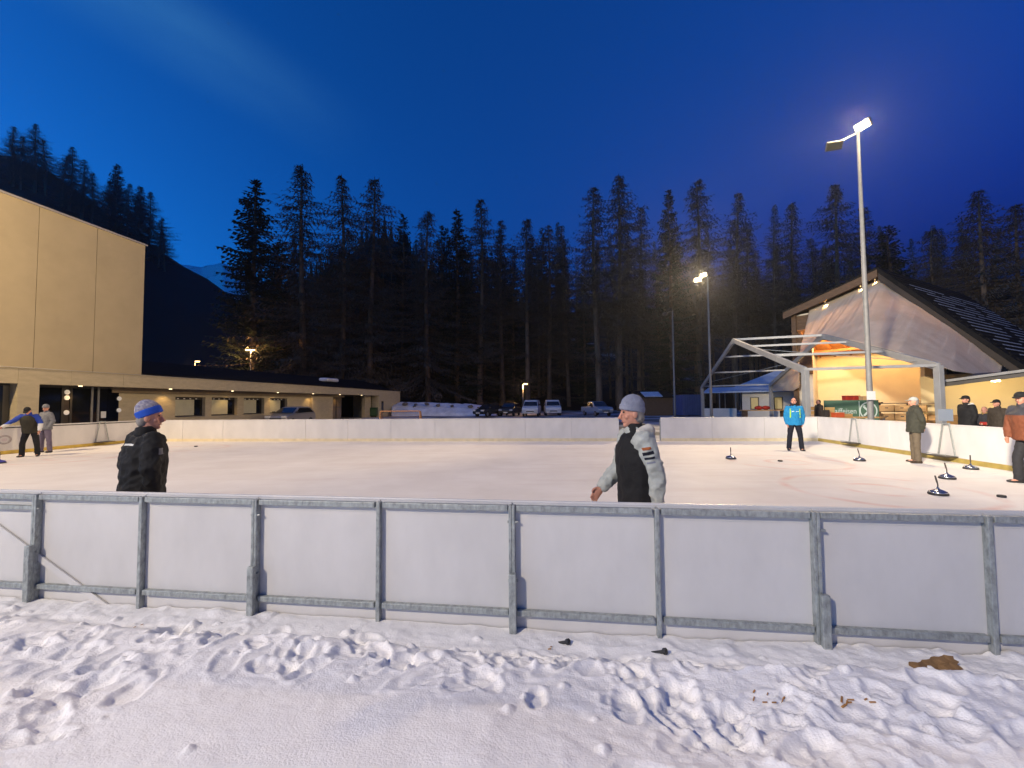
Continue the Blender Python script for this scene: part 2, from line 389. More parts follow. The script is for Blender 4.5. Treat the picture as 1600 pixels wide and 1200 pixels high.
def ground_material():
    m = bpy.data.materials.new('trodden snow and asphalt'); m.use_nodes = True; n, l = m.node_tree.nodes, m.node_tree.links
    b = n['Principled BSDF']; b.inputs['Roughness'].default_value = 0.75
    g = n.new('ShaderNodeNewGeometry'); a = n.new('ShaderNodeTexNoise'); a.inputs['Scale'].default_value = 0.22; a.inputs['Detail'].default_value = 8
    rp = n.new('ShaderNodeValToRGB'); rp.color_ramp.elements[0].position = 0.42; rp.color_ramp.elements[1].position = 0.60
    rp.color_ramp.elements[0].color = (0.07, 0.07, 0.072, 1); rp.color_ramp.elements[1].color = (0.50, 0.51, 0.54, 1)
    l.new(g.outputs['Position'], a.inputs['Vector']); l.new(a.outputs['Fac'], rp.inputs['Fac']); l.new(rp.outputs['Color'], b.inputs['Base Color'])
    return m
gm = MB().add([(-900, -400, -0.02), (900, -400, -0.02), (900, 900, -0.02), (-900, 900, -0.02)], [(0, 1, 2, 3)]).build('ground', ground_material())
tag(gm, kind='structure')

# foreground snow, trodden and banked against the fence
M_snowfg = mat('trodden snow', (0.86, 0.85, 0.84), 0.62, var=0.06, scale=5, bump=0.30, bscale=95, spec=0.35, col2=(0.80, 0.785, 0.77))
def foreground_snow():
    dl, ds = 0.0125, 0.0105
    l = np.arange(-5.8, 4.9, dl); s = np.arange(0.35, 3.053, ds)
    Lg, Sg = np.meshgrid(l, s)
    wv = 0.10 * (fbm(Lg * 1.1, Lg * 0 + 2.2, 4) - 0.5) * 2
    crest = 2.60 + wv
    base = 0.20 + 0.05 * np.clip((2.2 - Sg) / 1.2, 0, 1)
    drop = np.clip((Sg - crest) / 0.20, 0, 1); drop = drop * drop * (3 - 2 * drop)
    z = base * (1 - drop) + 0.105 * drop
    # soft mounds
    z += 0.13 * (fbm(Lg * 0.55 + 3.0, Sg * 0.7, 3) - 0.5) * (1 - 0.7 * drop)
    rough = np.clip(0.30 + 0.9 * (fbm(Lg * 0.35 + 11, Sg * 0.5 + 4, 2) - 0.42) + 0.16 * Lg * (Lg > -0.2) + 0.35 * (Lg < -2.2) * (Sg > 1.7), 0.10, 1.0)
    smooth_mound = np.exp(-(((Lg + 1.0) / 1.1) ** 2 + ((Sg - 1.65) / 0.55) ** 2)); rough *= 1 - 0.85 * smooth_mound
    z += 0.07 * smooth_mound
    # clods: ridged noise, thresholded lumps
    b1 = np.abs(fbm(Lg * 3.0 + 5, Sg * 3.6, 4, 0.45) - 0.5) * 2
    z += rough * 0.055 * (0.32 - b1)
    b2 = fbm(Lg * 6 + 40, Sg * 7 + 7, 4, 0.45)
    z += rough * 0.06 * np.clip(b2 - 0.52, 0, 1) * 2.0
    b3 = fbm(Lg * 26, Sg * 28, 3); z += (0.15 + rough) * 0.007 * (b3 - 0.5) * 2
    rs = np.random.RandomState(11)
    # boot prints
    for i in range(300):
        if i < 190: cl = rs.uniform(0.1, 4.6) if rs.rand() < .8 else rs.normal(0.6, 0.5); cs = rs.uniform(0.8, 2.72)
        elif i < 265: cl = rs.uniform(-5.5, -1.9); cs = rs.uniform(1.55, 2.7)
        else: cl = rs.uniform(-2.0, 0.6); cs = rs.uniform(2.2, 2.75)
        if abs(cl + 1.0) < 1.25 and 1.1 < cs < 2.15: continue
        a = rs.uniform(-0.9, 0.9) + (0.0 if rs.rand() < 0.6 else 1.5); ca, sa = math.cos(a), math.sin(a)
        ln, wd = rs.uniform(0.08, 0.16), rs.uniform(0.045, 0.075); dp = rs.uniform(0.004, 0.026)
        i0, i1 = np.searchsorted(l, [cl - 0.35, cl + 0.35]); j0, j1 = np.searchsorted(s, [cs - 0.35, cs + 0.35])
        sl = Lg[j0:j1, i0:i1] - cl; ss = Sg[j0:j1, i0:i1] - cs
        u = (sl * ca + ss * sa) / wd; v = (-sl * sa + ss * ca) / ln
        q = (np.abs(u) ** 2.6 + np.abs(v) ** 2.6) ** (1 / 2.6) + 1.1 * (fbm((sl + cl) * 10, (ss + cs) * 10, 4) - 0.5)
        k = np.clip((1.15 - q) / 0.45, 0, 1); k = k * k * (3 - 2 * k)
        rim = np.exp(-((q - 1.28) / 0.16) ** 2)
        z[j0:j1, i0:i1] += -dp * k + 0.007 * rim
    # small thrown lumps
    for i in range(330):
        cl = rs.uniform(-5.4, 4.6); cs = rs.uniform(0.7, 2.9); r = rs.uniform(0.008, 0.034) * (1.5 if rs.rand() < .12 else 1)
        if abs(cl + 1.0) < 1.1 and 1.1 < cs < 2.1 and rs.rand() < .85: continue
        i0, i1 = np.searchsorted(l, [cl - 0.08, cl + 0.08]); j0, j1 = np.searchsorted(s, [cs - 0.08, cs + 0.08])
        sl = Lg[j0:j1, i0:i1] - cl; ss = Sg[j0:j1, i0:i1] - cs
        d = np.sqrt(sl ** 2 * rs.uniform(.5, 1.8) + ss ** 2) / r + 1.3 * (fbm((sl + cl) * 30, (ss + cs) * 30, 3) - 0.45)
        z[j0:j1, i0:i1] += r * 0.75 * np.sqrt(np.clip(1 - d * d, 0, 1))
    z = np.maximum(z, 0.012)
    # melt hollows round the posts
    X = Lg * CT + Sg * ST; Y = -Lg * ST + Sg * CT
    global SNOW_Z
    SNOW_Z = (l, s, z)
    return grid('snow_field', X, Y, z, M_snowfg)
foreground_snow()
def snow_h(v):
    a, b = ls(v); l, s, z = SNOW_Z
    return float(z[min(len(s) - 1, np.searchsorted(s, b)), min(len(l) - 1, np.searchsorted(l, a))])
lg, sg = np.meshgrid(np.linspace(-26, 22, 130), np.linspace(-14, 3.0, 60))
zz = 0.0 + 0.16 * (fbm(lg * 0.5, sg * 0.5, 4)) - 0.05
inside = (lg > -6.1) & (lg < 5.2) & (sg > 0.1); zz[inside] = -0.1
grid('snow_apron', lg * CT + sg * ST, -lg * ST + sg * CT, zz, M_snow)

# ================================================================ hills
def yh(px): return 637.0 - 0.0085 * px
def hill(name, prof, Y0, Y1, material, p0, p1, n=140, m=40, power=1.2, jag=0.0, back=1.25):
    px = np.linspace(p0, p1, n); ys = np.interp(px, [p[0] for p in prof], [p[1] for p in prof])
    hz = (yh(px) - ys) / F_PX
    t = np.linspace(0, 1, m); T, PX = np.meshgrid(t, px, indexing='ij')
    D = Y0 + (Y1 - Y0) * T; H = hz[None, :] * Y1 + CAM_Z
    Z = H * np.clip(T, 0, 1) ** power
    U = (PX - 800) / F_PX; X = U * D
    nn = fbm(X * 6 / Y1 * 2, D * 6 / Y1 * 2, 5) - 0.5
    Z = Z + nn * H * jag * T
    Z = np.where(T == 0, -0.6, Z)
    Xb = U * Y1 * back; Zb = Z[-1] * 0.2                       # far side falls away
    X = np.vstack([X, Xb[-1:] if Xb.ndim > 1 else Xb]); D = np.vstack([D, np.full((1, n), Y1 * back)]); Z = np.vstack([Z, Zb[None, :]])
    return grid(name, X, D, Z, material)
def slope_material(name, snow, cover, s=0.05):
    m = bpy.data.materials.new(name); m.use_nodes = True; n, l = m.node_tree.nodes, m.node_tree.links
    b = n['Principled BSDF']; b.inputs['Roughness'].default_value = 0.95; b.inputs['Specular IOR Level'].default_value = 0.1
    g = n.new('ShaderNodeNewGeometry'); a = n.new('ShaderNodeTexNoise'); a.inputs['Scale'].default_value = s; a.inputs['Detail'].default_value = 10
    a.inputs['Roughness'].default_value = 0.7
    rp = n.new('ShaderNodeValToRGB'); rp.color_ramp.elements[0].position = cover; rp.color_ramp.elements[1].position = cover + 0.12
    rp.color_ramp.elements[0].color = (0.018, 0.017, 0.016, 1); rp.color_ramp.elements[1].color = (*snow, 1)
    l.new(g.outputs['Position'], a.inputs['Vector']); l.new(a.outputs['Fac'], rp.inputs['Fac']); l.new(rp.outputs['Color'], b.inputs['Base Color'])
    return m
LEFT_PROF = [(-700, 60), (-200, 160), (0, 238), (60, 262), (120, 303), (190, 350), (235, 386), (280, 415), (320, 436), (380, 478), (450, 520), (600, 560)]
hill('hill', LEFT_PROF, 70, 165, slope_material('dark wooded slope', (0.10, 0.11, 0.12), 0.66, 0.06), -700, 600, jag=0.03)
BACK_PROF = [(300, 480), (450, 455), (530, 412), (565, 378), (600, 366), (630, 380), (670, 425), (740, 470), (900, 492), (1000, 490), (1100, 472), (1200, 482), (1300, 485), (1500, 500), (1700, 510), (2200, 520)]
hill('hill', BACK_PROF, 82, 260, slope_material('snowy wooded slope', (0.42, 0.44, 0.48), 0.60, 0.045), 300, 2200, jag=0.03, power=1.25)
hill('mountain', [(150, 470), (255, 418), (285, 414), (310, 419), (345, 409), (362, 415), (420, 440), (560, 500)], 700, 1500, slope_material('snowy rock face', (0.72, 0.75, 0.80), 0.36, 0.012), 150, 560, jag=0.10)
FOREST_Y0 = 66.0
def forest_z(px, Y):
    if Y < 82: return 0.0
    ys = np.interp(px, [p[0] for p in BACK_PROF], [p[1] for p in BACK_PROF])
    return max(0.0, ((yh(px) - ys) / F_PX * 260 + CAM_Z) * ((Y - 82) / 178) ** 1.25 - 0.4)

# ================================================================ rink boards
def board_run(name, label, segs, zt=1.0, kick=None, cap=True, lip=None, inward=(0, -1)):
    """segs: list of (A, B) world points along the ice edge; panels about 2 m long with open joints"""
    root = thing(name, (segs[0][0] + segs[-1][1]) / 2 * 1.0, label, 'rink boards')
    for A, B in segs:
        d = (B - A); n = max(1, round(d.length / 2.0)); t = d.normalized(); out = Vector((t.y, -t.x, 0))
        if out.dot(Vector((inward[0], inward[1], 0))) > 0: out = -out      # points away from the ice
        step = d.length / n
        for i in range(n):
            p = A + t * (i * step + 0.004); q = A + t * ((i + 1) * step - 0.004)
            wob = out * (0.004 * ((i * 7) % 3 - 1))
            MB().prism([p + wob + Vector((0, 0, 0.0)), q + wob, q + wob + out * 0.035, p + wob + out * 0.035], (0, 0, zt - 0.03)).build('panel', M_board, root, bevel=0.004)
            MB().bar(p + out * 0.07 + Vector((0, 0, 0.02)), p + out * 0.07 + Vector((0, 0, zt - 0.06)), 0.06).build('post', M_steel, root)
            if kick:
                MB().prism([p - out * 0.014, q - out * 0.014, q - out * 0.001, p - out * 0.001], (0, 0, 0.13)).build('kick_strip', kick, root)
        if cap:
            MB().prism([A - out * 0.015 + Vector((0, 0, zt - 0.029)), B - out * 0.015 + Vector((0, 0, zt - 0.029)), B + out * 0.10 + Vector((0, 0, zt - 0.029)), A + out * 0.10 + Vector((0, 0, zt - 0.029))], (0, 0, 0.035)).build('top_cap', M_board, root, bevel=0.006)
        if lip:
            MB().prism([A - out * 0.006 + Vector((0, 0, zt - 0.075)), B - out * 0.006 + Vector((0, 0, zt - 0.075)), B - out * 0.0005 + Vector((0, 0, zt - 0.075)), A - out * 0.0005 + Vector((0, 0, zt - 0.075))], (0, 0, 0.035)).build('trim_strip', lip, root)
    return root
CL, CR = W(L_LEFT, S_FARL), W(L_RIGHT, S_FARR)
def far_pt(px):
    u = (px - 800) / F_PX; d = CR - CL; k = (u * CL.y - CL.x) / (d.x - u * d.y); return CL + d * k
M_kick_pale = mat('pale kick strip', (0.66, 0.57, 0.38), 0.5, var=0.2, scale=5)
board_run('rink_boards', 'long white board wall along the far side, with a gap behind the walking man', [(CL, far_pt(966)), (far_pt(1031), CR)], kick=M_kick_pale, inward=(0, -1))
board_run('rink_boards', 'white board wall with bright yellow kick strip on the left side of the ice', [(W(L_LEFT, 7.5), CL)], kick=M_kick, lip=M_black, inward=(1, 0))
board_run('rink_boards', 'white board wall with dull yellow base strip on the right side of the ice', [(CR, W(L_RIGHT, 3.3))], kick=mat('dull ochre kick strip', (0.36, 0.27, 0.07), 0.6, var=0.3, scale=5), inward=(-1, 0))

# near fence seen from outside: steel frames with white boards on the ice side
def near_fence():
    s0 = S_NEAR; root = thing('rink_fence', W(0, s0, 0), 'near galvanised steel fence with white panels, between the trodden snow and the ice', 'fence')
    L0 = ls(Vector((0, 3.085, 0)))[0] - 0.005; i0, i1 = -9, 7
    rs = random.Random(5)
    for i in range(i0, i1):
        a, b = L0 + i + 0.005, L0 + i + 0.995
        if i % 2 == 0: a += 0.0
        MB().box((a, s0, 0.0), (b, s0 + 0.02, 0.975), W).build('panel', M_board, root)
        # white cap of the board on the ice side, a little above the steel
        # top and bottom rails
        MB().box((L0 + i + 0.03, s0 - 0.040, 0.925), (L0 + i + 0.97, s0 - 0.002, 0.965), W).build('rail', M_steel, root, bevel=0.004)
        z = 0.195
        MB().box((L0 + i + 0.03, s0 - 0.040, z), (L0 + i + 0.97, s0 - 0.002, z + 0.04), W).build('rail', M_steel, root, bevel=0.004)
        if i < -4:
            MB().box((L0 + i + 0.03, s0 - 0.043, 0.84), (L0 + i + 0.97, s0 - 0.002, 0.872), W).build('rail', M_steel, root, bevel=0.004)
        # hairline bead round each white sheet
        for (u0, u1, w0, w1) in ((a + 0.10, b - 0.035, 0.886, 0.889),):
            MB().box((u0, s0 - 0.004, w0), (u1, s0 - 0.0005, w1), W).build('bead', M_board, root)
    MB().box((L0 + i0, s0 + 0.0205, 0.955), (L0 + i1, s0 + 0.05, 0.988), W).build('top_cap', M_board, root, bevel=0.006)
    for i in range(i0, i1 + 1):
        c = L0 + i
        if i % 2 == 0:
            for sgn in (-1, 1):                                       # two frames bolted together
                MB().box((c + sgn * 0.0115 - 0.0108, s0 - 0.050, 0.0), (c + sgn * 0.0115 + 0.0108, s0 - 0.001, 0.968), W).build('post', M_steel, root, bevel=0.004)
            off = {0: 0.006, 2: 0.020, -2: 0.004, -4: 0.002, 4: 0.01}.get(i, 0.005)
            h = {0: 0.50, 2: 0.455, -2: 0.47, -4: 0.56}.get(i, 0.5)
            sl = MB().box((c + off - 0.026, s0 - 0.088, 0.0), (c + off + 0.026, s0 - 0.052, h), W).build('sleeve', M_steel, root, bevel=0.006)
            for zz_ in (h - 0.06, 0.85):
                bo = MB(); bo.tube([W(c - 0.036 + off, s0 - 0.036, zz_), W(c + 0.036 + off, s0 - 0.036, zz_)], 0.009, 6); bo.build('bolt', M_steel, root)
        else:
            MB().box((c - 0.015, s0 - 0.046, 0.0), (c + 0.015, s0 - 0.001, 0.967), W).build('post', M_steel, root, bevel=0.004)
    # diagonal batten behind the left gate panel
    MB().bar(W(L0 - 4.62, s0 - 0.014, 0.80), W(L0 - 3.22, s0 - 0.014, 0.02), 0.05, 0.014, up=(0, -1, 0)).build('brace', M_board, root)
    return root
near_fence()
# ================================================================ sports hall on the left
def sports_hall():
    root = thing('sports_hall', W(-24, 24, 0), 'beige sports hall with tall windowless block and long low annex under a black roof', 'building')
    s_end = fs(226)                     # far end of the tall block
    # tall block, facade sheets with recessed joints
    edges = [8.0, fs(-60), fs(0) - 1.2, fs(57), fs(150), s_end]
    for a, b in zip(edges[:-1], edges[1:]):
        MB().box((-24.9, a + 0.012, 3.40), (-24.25, b - 0.012, 11.0), W).build('wall_panel', M_conc, root)
    MB().box((-46, 8, 3.0), (-24.95, s_end - 0.03, 10.95), W).build('wall_core', M_joint, root)
    MB().box((-45.9, 8, 11.0), (-24.16, s_end + 0.06, 11.09), W).build('roof_edge', M_metalcap, root)
    # low annex: piers, fascia, soffit
    s0, sA, sB, sC, sD = fs(27), fs(61), fs(192), fs(592), fs(625)
    ztop, zf = 3.42, 2.72
    top = lambda s: ztop
    MB().box((-25.6, s0, -0.02), (-24, sA, zf), W).build('pier', M_conc2, root)
    MB().box((-27.5, sC, -0.02), (-24, sD, zf), W).build('pier', M_conc2, root)
    fas = [fs(-70), fs(27), fs(110), fs(192), fs(270), fs(350), fs(430), fs(505), fs(560), sD]
    for a, b in zip(fas[:-1], fas[1:]):
        MB().box((-24.6, a + 0.004, zf), (-24, b - 0.004, ztop), W).build('fascia_panel', M_conc2, root)
    MB().box((-30, fs(-70), zf + 0.002), (-24.6, sD, 3.30), W).build('soffit', M_soffit, root)
    MB().box((-24.66, fs(-70), ztop), (-23.96, sD, ztop + 0.03), W).build('parapet_cap', M_metalcap, root)
    # black mono-pitch roof behind the fascia
    r = MB(); a, b = s_end + 0.1, sD - 0.2
    r.prism([W(-24.7, a, 3.46), W(-24.7, b, 3.46), W(-29.5, b, 4.9), W(-29.5, a, 4.7)], (0, 0, 0.12)); r.prism([W(-29.5, a, 0), W(-29.5, b, 0), W(-30.1, b, 0), W(-30.1, a, 0)], (0, 0, 4.72)); r.build('roof', M_roof, root)
    MB().box((-27.3, fs(548) - 1, 4.2), (-26.2, fs(548) + 1.4, 4.62), W).build('roof_snow', M_snow_far, root, bevel=0.15)
    # big dark window at the far left
    wn_ = MB().box((-24.5, fs(-70), 0.05), (-24.35, s0 - 0.05, zf), W).build('window', M_frame, root)
    MB().box((-24.36, fs(-70), 0.2), (-24.33, s0 - 0.28, zf - 0.1), W).build('pane', M_glass, wn_)
    # glazed entrance
    lw = -24.85
    ent = MB().box((lw - 0.1, sA, -0.02), (lw, sB, zf), W).build('entrance', M_frame, root)
    cols = [sA + 0.1, fs(97, lw), fs(110, lw), fs(143, lw), fs(153, lw), fs(184, lw), sB - 0.08]
    for i, (a, b) in enumerate(zip(cols[:-1], cols[1:])):
        MB().box((lw - 0.02, a + 0.05, 0.06), (lw + 0.012, b - 0.05, zf - 0.12), W).build('pane', M_glass if i != 1 else mat('dark brown sheet', (0.035, 0.025, 0.018), 0.4), ent)
    for px in (97, 110, 143, 153):
        s = fs(px, lw); MB().box((lw + 0.0125, s - 0.05, 0.02), (lw + 0.05, s + 0.05, zf - 0.02), W).build('mullion', M_steel_plain if px > 140 else M_frame, ent)
    E_ref = lamp_mat('glowing round disc', (1.0, 0.9, 0.68), 0.12)  # pale printed discs, given a faint glow of their own though no lamps
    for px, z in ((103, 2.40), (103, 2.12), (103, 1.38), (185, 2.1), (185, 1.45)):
        s = fs(px, lw); e = MB(); e.lathe(W(lw + 0.04, s, z), [(0.0, 0), (0.12, 0.0), (0.12, 0.03), (0.0, 0.04)], 14, ax=W(1, 0, 0)); e.build('glazing_disc', E_ref, ent)
    # white notice in the door
    MB().box((lw + 0.055, fs(157, lw), 1.05), (lw + 0.06, fs(165, lw), 1.40), W).build('notice', M_plate, ent)
    # recessed wall with windows
    lr = -24.85
    sW0, sW1 = sB, fs(536, lr)
    MB().box((-24.72, sW0, 2.42), (-24.68, sW1, zf), W).build('bulkhead', M_soffit, root)
    wins = [(274, 321), (331, 371), (381, 413), (422, 449)]
    prev = sW0
    for a, b in wins:
        sa, sb = fs(a, lr), fs(b, lr)
        MB().box((lr - 0.3, prev, -0.02), (lr, sa, 2.5), W).build('wall_pier', M_conc2, root)
        MB().box((lr - 0.3, sa, -0.02), (lr - 0.002, sb, 0.92), W).build('wall_breast', M_conc2, root)
        MB().box((lr - 0.3, sa, 2.24), (lr - 0.002, sb, 2.5), W).build('lintel', M_conc2, root)
        w_ = MB().box((lr - 0.34, sa, 0.92), (lr - 0.24, sb, 2.24), W).build('window', M_frame, root)
        MB().box((lr - 0.238, sa + 0.12, 1.02), (lr - 0.20, sb - (sb - sa) * 0.30, 2.06), W).build('blind', M_blind, w_)
        MB().box((lr - 0.238, sb - (sb - sa) * 0.28, 1.02), (lr - 0.21, sb - 0.08, 2.06), W).build('pane', M_glass, w_)
        MB().box((lr - 0.2, sa, 0.921), (lr + 0.05, sb, 0.945), W).build('sill', M_metalcap, w_)
        for k in range(4):
            ss = sa + (sb - sa) * (0.15 + 0.2 * k)
            MB().box((lr - 0.235, ss, 2.10), (lr - 0.215, ss + 0.12, 2.16), W).build('vent_slot', M_plate, w_)
        prev = sb
    s5, s6, s7, s8 = fs(484, lr), fs(517, lr), fs(535, lr), fs(570, lr)
    MB().box((lr - 0.3, prev, -0.02), (lr, s6, 2.5), W).build('wall_pier', M_conc2, root)
    MB().box((lr + 0.001, s5, -0.02), (-24.62, s6, 2.45), W).build('wall_pier', M_conc2, root)
    # glazed side screen, dark passage, end bay
    sc = MB().box((lr - 0.2, s6, -0.02), (lr - 0.1, s7, zf), W).build('screen', M_frame, root)
    for k in range(2):
        for j in range(2):
            MB().box((lr - 0.099, s6 + (s7 - s6) * k / 2 + 0.12, 0.1 + 1.3 * j), (lr - 0.08, s6 + (s7 - s6) * (k + 1) / 2 - 0.12, 1.3 + 1.2 * j), W).build('pane', mat('bronze glass', (0.16, 0.12, 0.07), 0.2), sc)
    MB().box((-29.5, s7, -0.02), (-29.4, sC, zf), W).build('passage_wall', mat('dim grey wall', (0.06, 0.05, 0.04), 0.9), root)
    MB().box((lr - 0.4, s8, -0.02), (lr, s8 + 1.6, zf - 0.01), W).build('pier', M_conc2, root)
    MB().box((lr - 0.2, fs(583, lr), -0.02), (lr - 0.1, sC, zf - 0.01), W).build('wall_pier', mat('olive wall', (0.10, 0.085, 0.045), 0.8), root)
    MB().box((-24.0, fs(596) , 0.5), (-23.97, fs(599), 2.0), W).build('slot_window', M_glass, root)
    # recessed downlights under the canopy
    for px, lx in ((125, -24.32), (266, -24.32), (363, -24.32), (434, -24.32), (489, -24.32), (531, -24.32), (565, -24.32)):
        s = fs(px, lx); d = MB(); d.lathe(W(lx, s, zf - 0.03), [(0.0, 0), (0.07, 0), (0.08, 0.03), (0.0, 0.031)], 14); d.build('downlight', lamp_mat('downlight glass', (1.0, 0.75, 0.4), 5.0), root)
        spot('downlight_beam', W(lx, s, zf - 0.08), W(lx - 0.3, s, 0), 45, C_warm, 110, 0.6, 0.06, root)
    # wall lamp on the pier
    return root
sports_hall()

# ================================================================ barn and marquee frame on the right
BA = Vector((23.7, 27.0, 0)); BG = Vector((-0.476, 0.8795, 0)); BR = Vector((0.8795, 0.476, 0))
def Bm(a, b, z=0.0): return BA + BG * a + BR * b + Vector((0, 0, z))
ZA = 10.25; TL, TR = 0.287, 1.16
def zroof(a): return ZA - (TL * a if a > 0 else -TR * a)
def barn():
    root = thing('timber_barn', Bm(0, 4, 0), 'large timber barn with dark steep roof, open lit front and pale tarpaulin across its gable', 'building')
    def slab(a0, a1, b0, b1, t0, t1, m, name):            # piece following the roof slope, t below the roof line
        c = [(a0, b0), (a1, b0), (a1, b1), (a0, b1)]
        vs = [Bm(a, b, zroof(a) - t0) for a, b in c] + [Bm(a, b, zroof(a) - t1) for a, b in c]
        return MB().add(vs, [(0, 1, 2, 3), (7, 6, 5, 4), (0, 4, 5, 1), (1, 5, 6, 2), (2, 6, 7, 3), (3, 7, 4, 0)]).build(name, m, root)
    slab(0, 6.05, -0.02, 15, 0.0, 0.12, M_roof, 'roof'); slab(0, -6.7, -0.02, 15, 0.0, 0.35, M_roof, 'roof')
    slab(0.02, 5.95, 0.0, 0.12, 0.13, 0.62, M_wood, 'fascia_board')
    slab(0.05, 5.9, 0.13, 15, 0.35, 0.42, M_wood, 'soffit')
    slab(-0.02, -6.6, 0.0, 0.10, 0.36, 0.80, mat('unlit verge black', (0.03, 0.022, 0.016), 0.8), 'fascia_board')  # near-black colour stands for the unlit underside of the overhang
    # laths on the right slope, edges holding a little snow
    n = 24
    for i in range(n):
        a = -0.35 - i * 0.26
        vs = [Bm(x, b, zroof(x) + h) for b in (0.5, 15) for x, h in ((a, 0.005), (a - 0.13, 0.005), (a - 0.13, 0.075), (a, 0.065))]
        sl = MB().add(vs, [(0, 1, 2, 3), (7, 6, 5, 4), (0, 4, 5, 1), (1, 5, 6, 2), (2, 6, 7, 3), (3, 7, 4, 0)]).build('roof_slat', M_roof, root)
        if i > 2:
            rs = random.Random(i)
            b0 = rs.uniform(0.6, 3.0)
            m = MB()
            while b0 < 14.5:
                b1 = min(14.8, b0 + rs.uniform(2.5, 8.0))
                vs = [Bm(x, b, zroof(x) + h) for b in (b0, b1) for x, h in ((a - 0.03, 0.068), (a - 0.085, 0.072), (a - 0.085, 0.084), (a - 0.03, 0.082))]
                m.add(vs, [(0, 1, 2, 3), (7, 6, 5, 4), (0, 4, 5, 1), (1, 5, 6, 2), (2, 6, 7, 3), (3, 7, 4, 0)]); b0 = b1 + rs.uniform(0.3, 2.6)
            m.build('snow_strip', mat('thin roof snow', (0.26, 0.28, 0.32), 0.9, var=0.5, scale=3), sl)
    # left corner: brown boarding above, white plaster below
    for k in range(16):
        z0 = 3.6 + k * 0.28
        if z0 > 8.1: break
        z1 = min(z0 + 0.27, 8.35)
        MB().box((4.35, 0.62 + 0.012 * (k % 2), z0), (5.45, 0.75, z1), Bm).build('plank', M_wood, root)
        MB().box((5.46, 0.64, z0), (5.58 + 0.012 * (k % 2), 14, z1), Bm).build('plank', M_wood, root)
    MB().box((5.30, 0.50, 0.0), (5.62, 0.615, 8.2), Bm).build('corner_post', M_wood, root)
    MB().box((5.2, 0.8, 0), (5.45, 14, 8.2), Bm).build('side_wall', M_plaster, root)
    MB().box((4.4, 0.76, 0), (5.2, 1.0, 8.2), Bm).build('front_return_wall', M_plaster, root)
    # lit back wall of the open front, ceiling with rafters
    MB().box((-1.9, 3.0, 0), (5.19, 3.2, 5.05), Bm).build('back_wall', M_plaster_y, root)
    MB().box((-2.1, -0.2, 0), (-1.91, 3.2, 5.0), Bm).build('end_wall', M_plaster_y, root)
    for i in range(26):
        a0 = -1.9 + i * 0.272
        vs = [Bm(a, b, z) for a in (a0, a0 + 0.268) for b, z in ((0.35, 6.9), (3.25, 5.05), (3.25, 5.11), (0.35, 6.96))]
        MB().add(vs, [(0, 1, 2, 3), (7, 6, 5, 4), (0, 4, 5, 1), (1, 5, 6, 2), (2, 6, 7, 3), (3, 7, 4, 0)]).build('ceiling_plank', M_wood_o, root)
    for i in range(7):
        a0 = -1.2 + i * 1.02
        MB().bar(Bm(a0, 0.4, 6.75), Bm(a0, 3.2, 4.95), 0.14, 0.2).build('rafter', M_wood_o, root)
    MB().bar(Bm(-1.9, 2.2, 5.35), Bm(5.1, 2.2, 5.35), 0.14, 0.18).build('tie_beam', M_wood_o, root)
    # lamps inside the front
    for a in (0.2, 2.6, 4.4):
        f = MB().box((a - 0.3, 0.75, 6.22), (a + 0.3, 0.9, 6.30), Bm).build('ceiling_lamp', E_warm, root)
        point('lamp_light', Bm(a, 0.85, 5.9), 330, (1.0, 0.62, 0.27), 0.25, root)
    # spots above the tarpaulin
    for a, b in ((3.3, 0.55), (1.15, 0.55), (0.35, 0.55)):
        p = Bm(a, b, zroof(a) - 0.50)
        d = MB(); d.tube([p, p + Vector((0, 0, -0.10))], [0.03, 0.045], 10); d.build('spot_lamp', lamp_mat('spot lamp glass', (1.0, 0.6, 0.25), 0.8), root)
        spot('spot_beam', p + Vector((0, 0, -0.14)), p + BR * 0.5 + Vector((0, 0, -1.6)), 150, C_warm, 80, 0.9, 0.05, root)
    return root
barn()

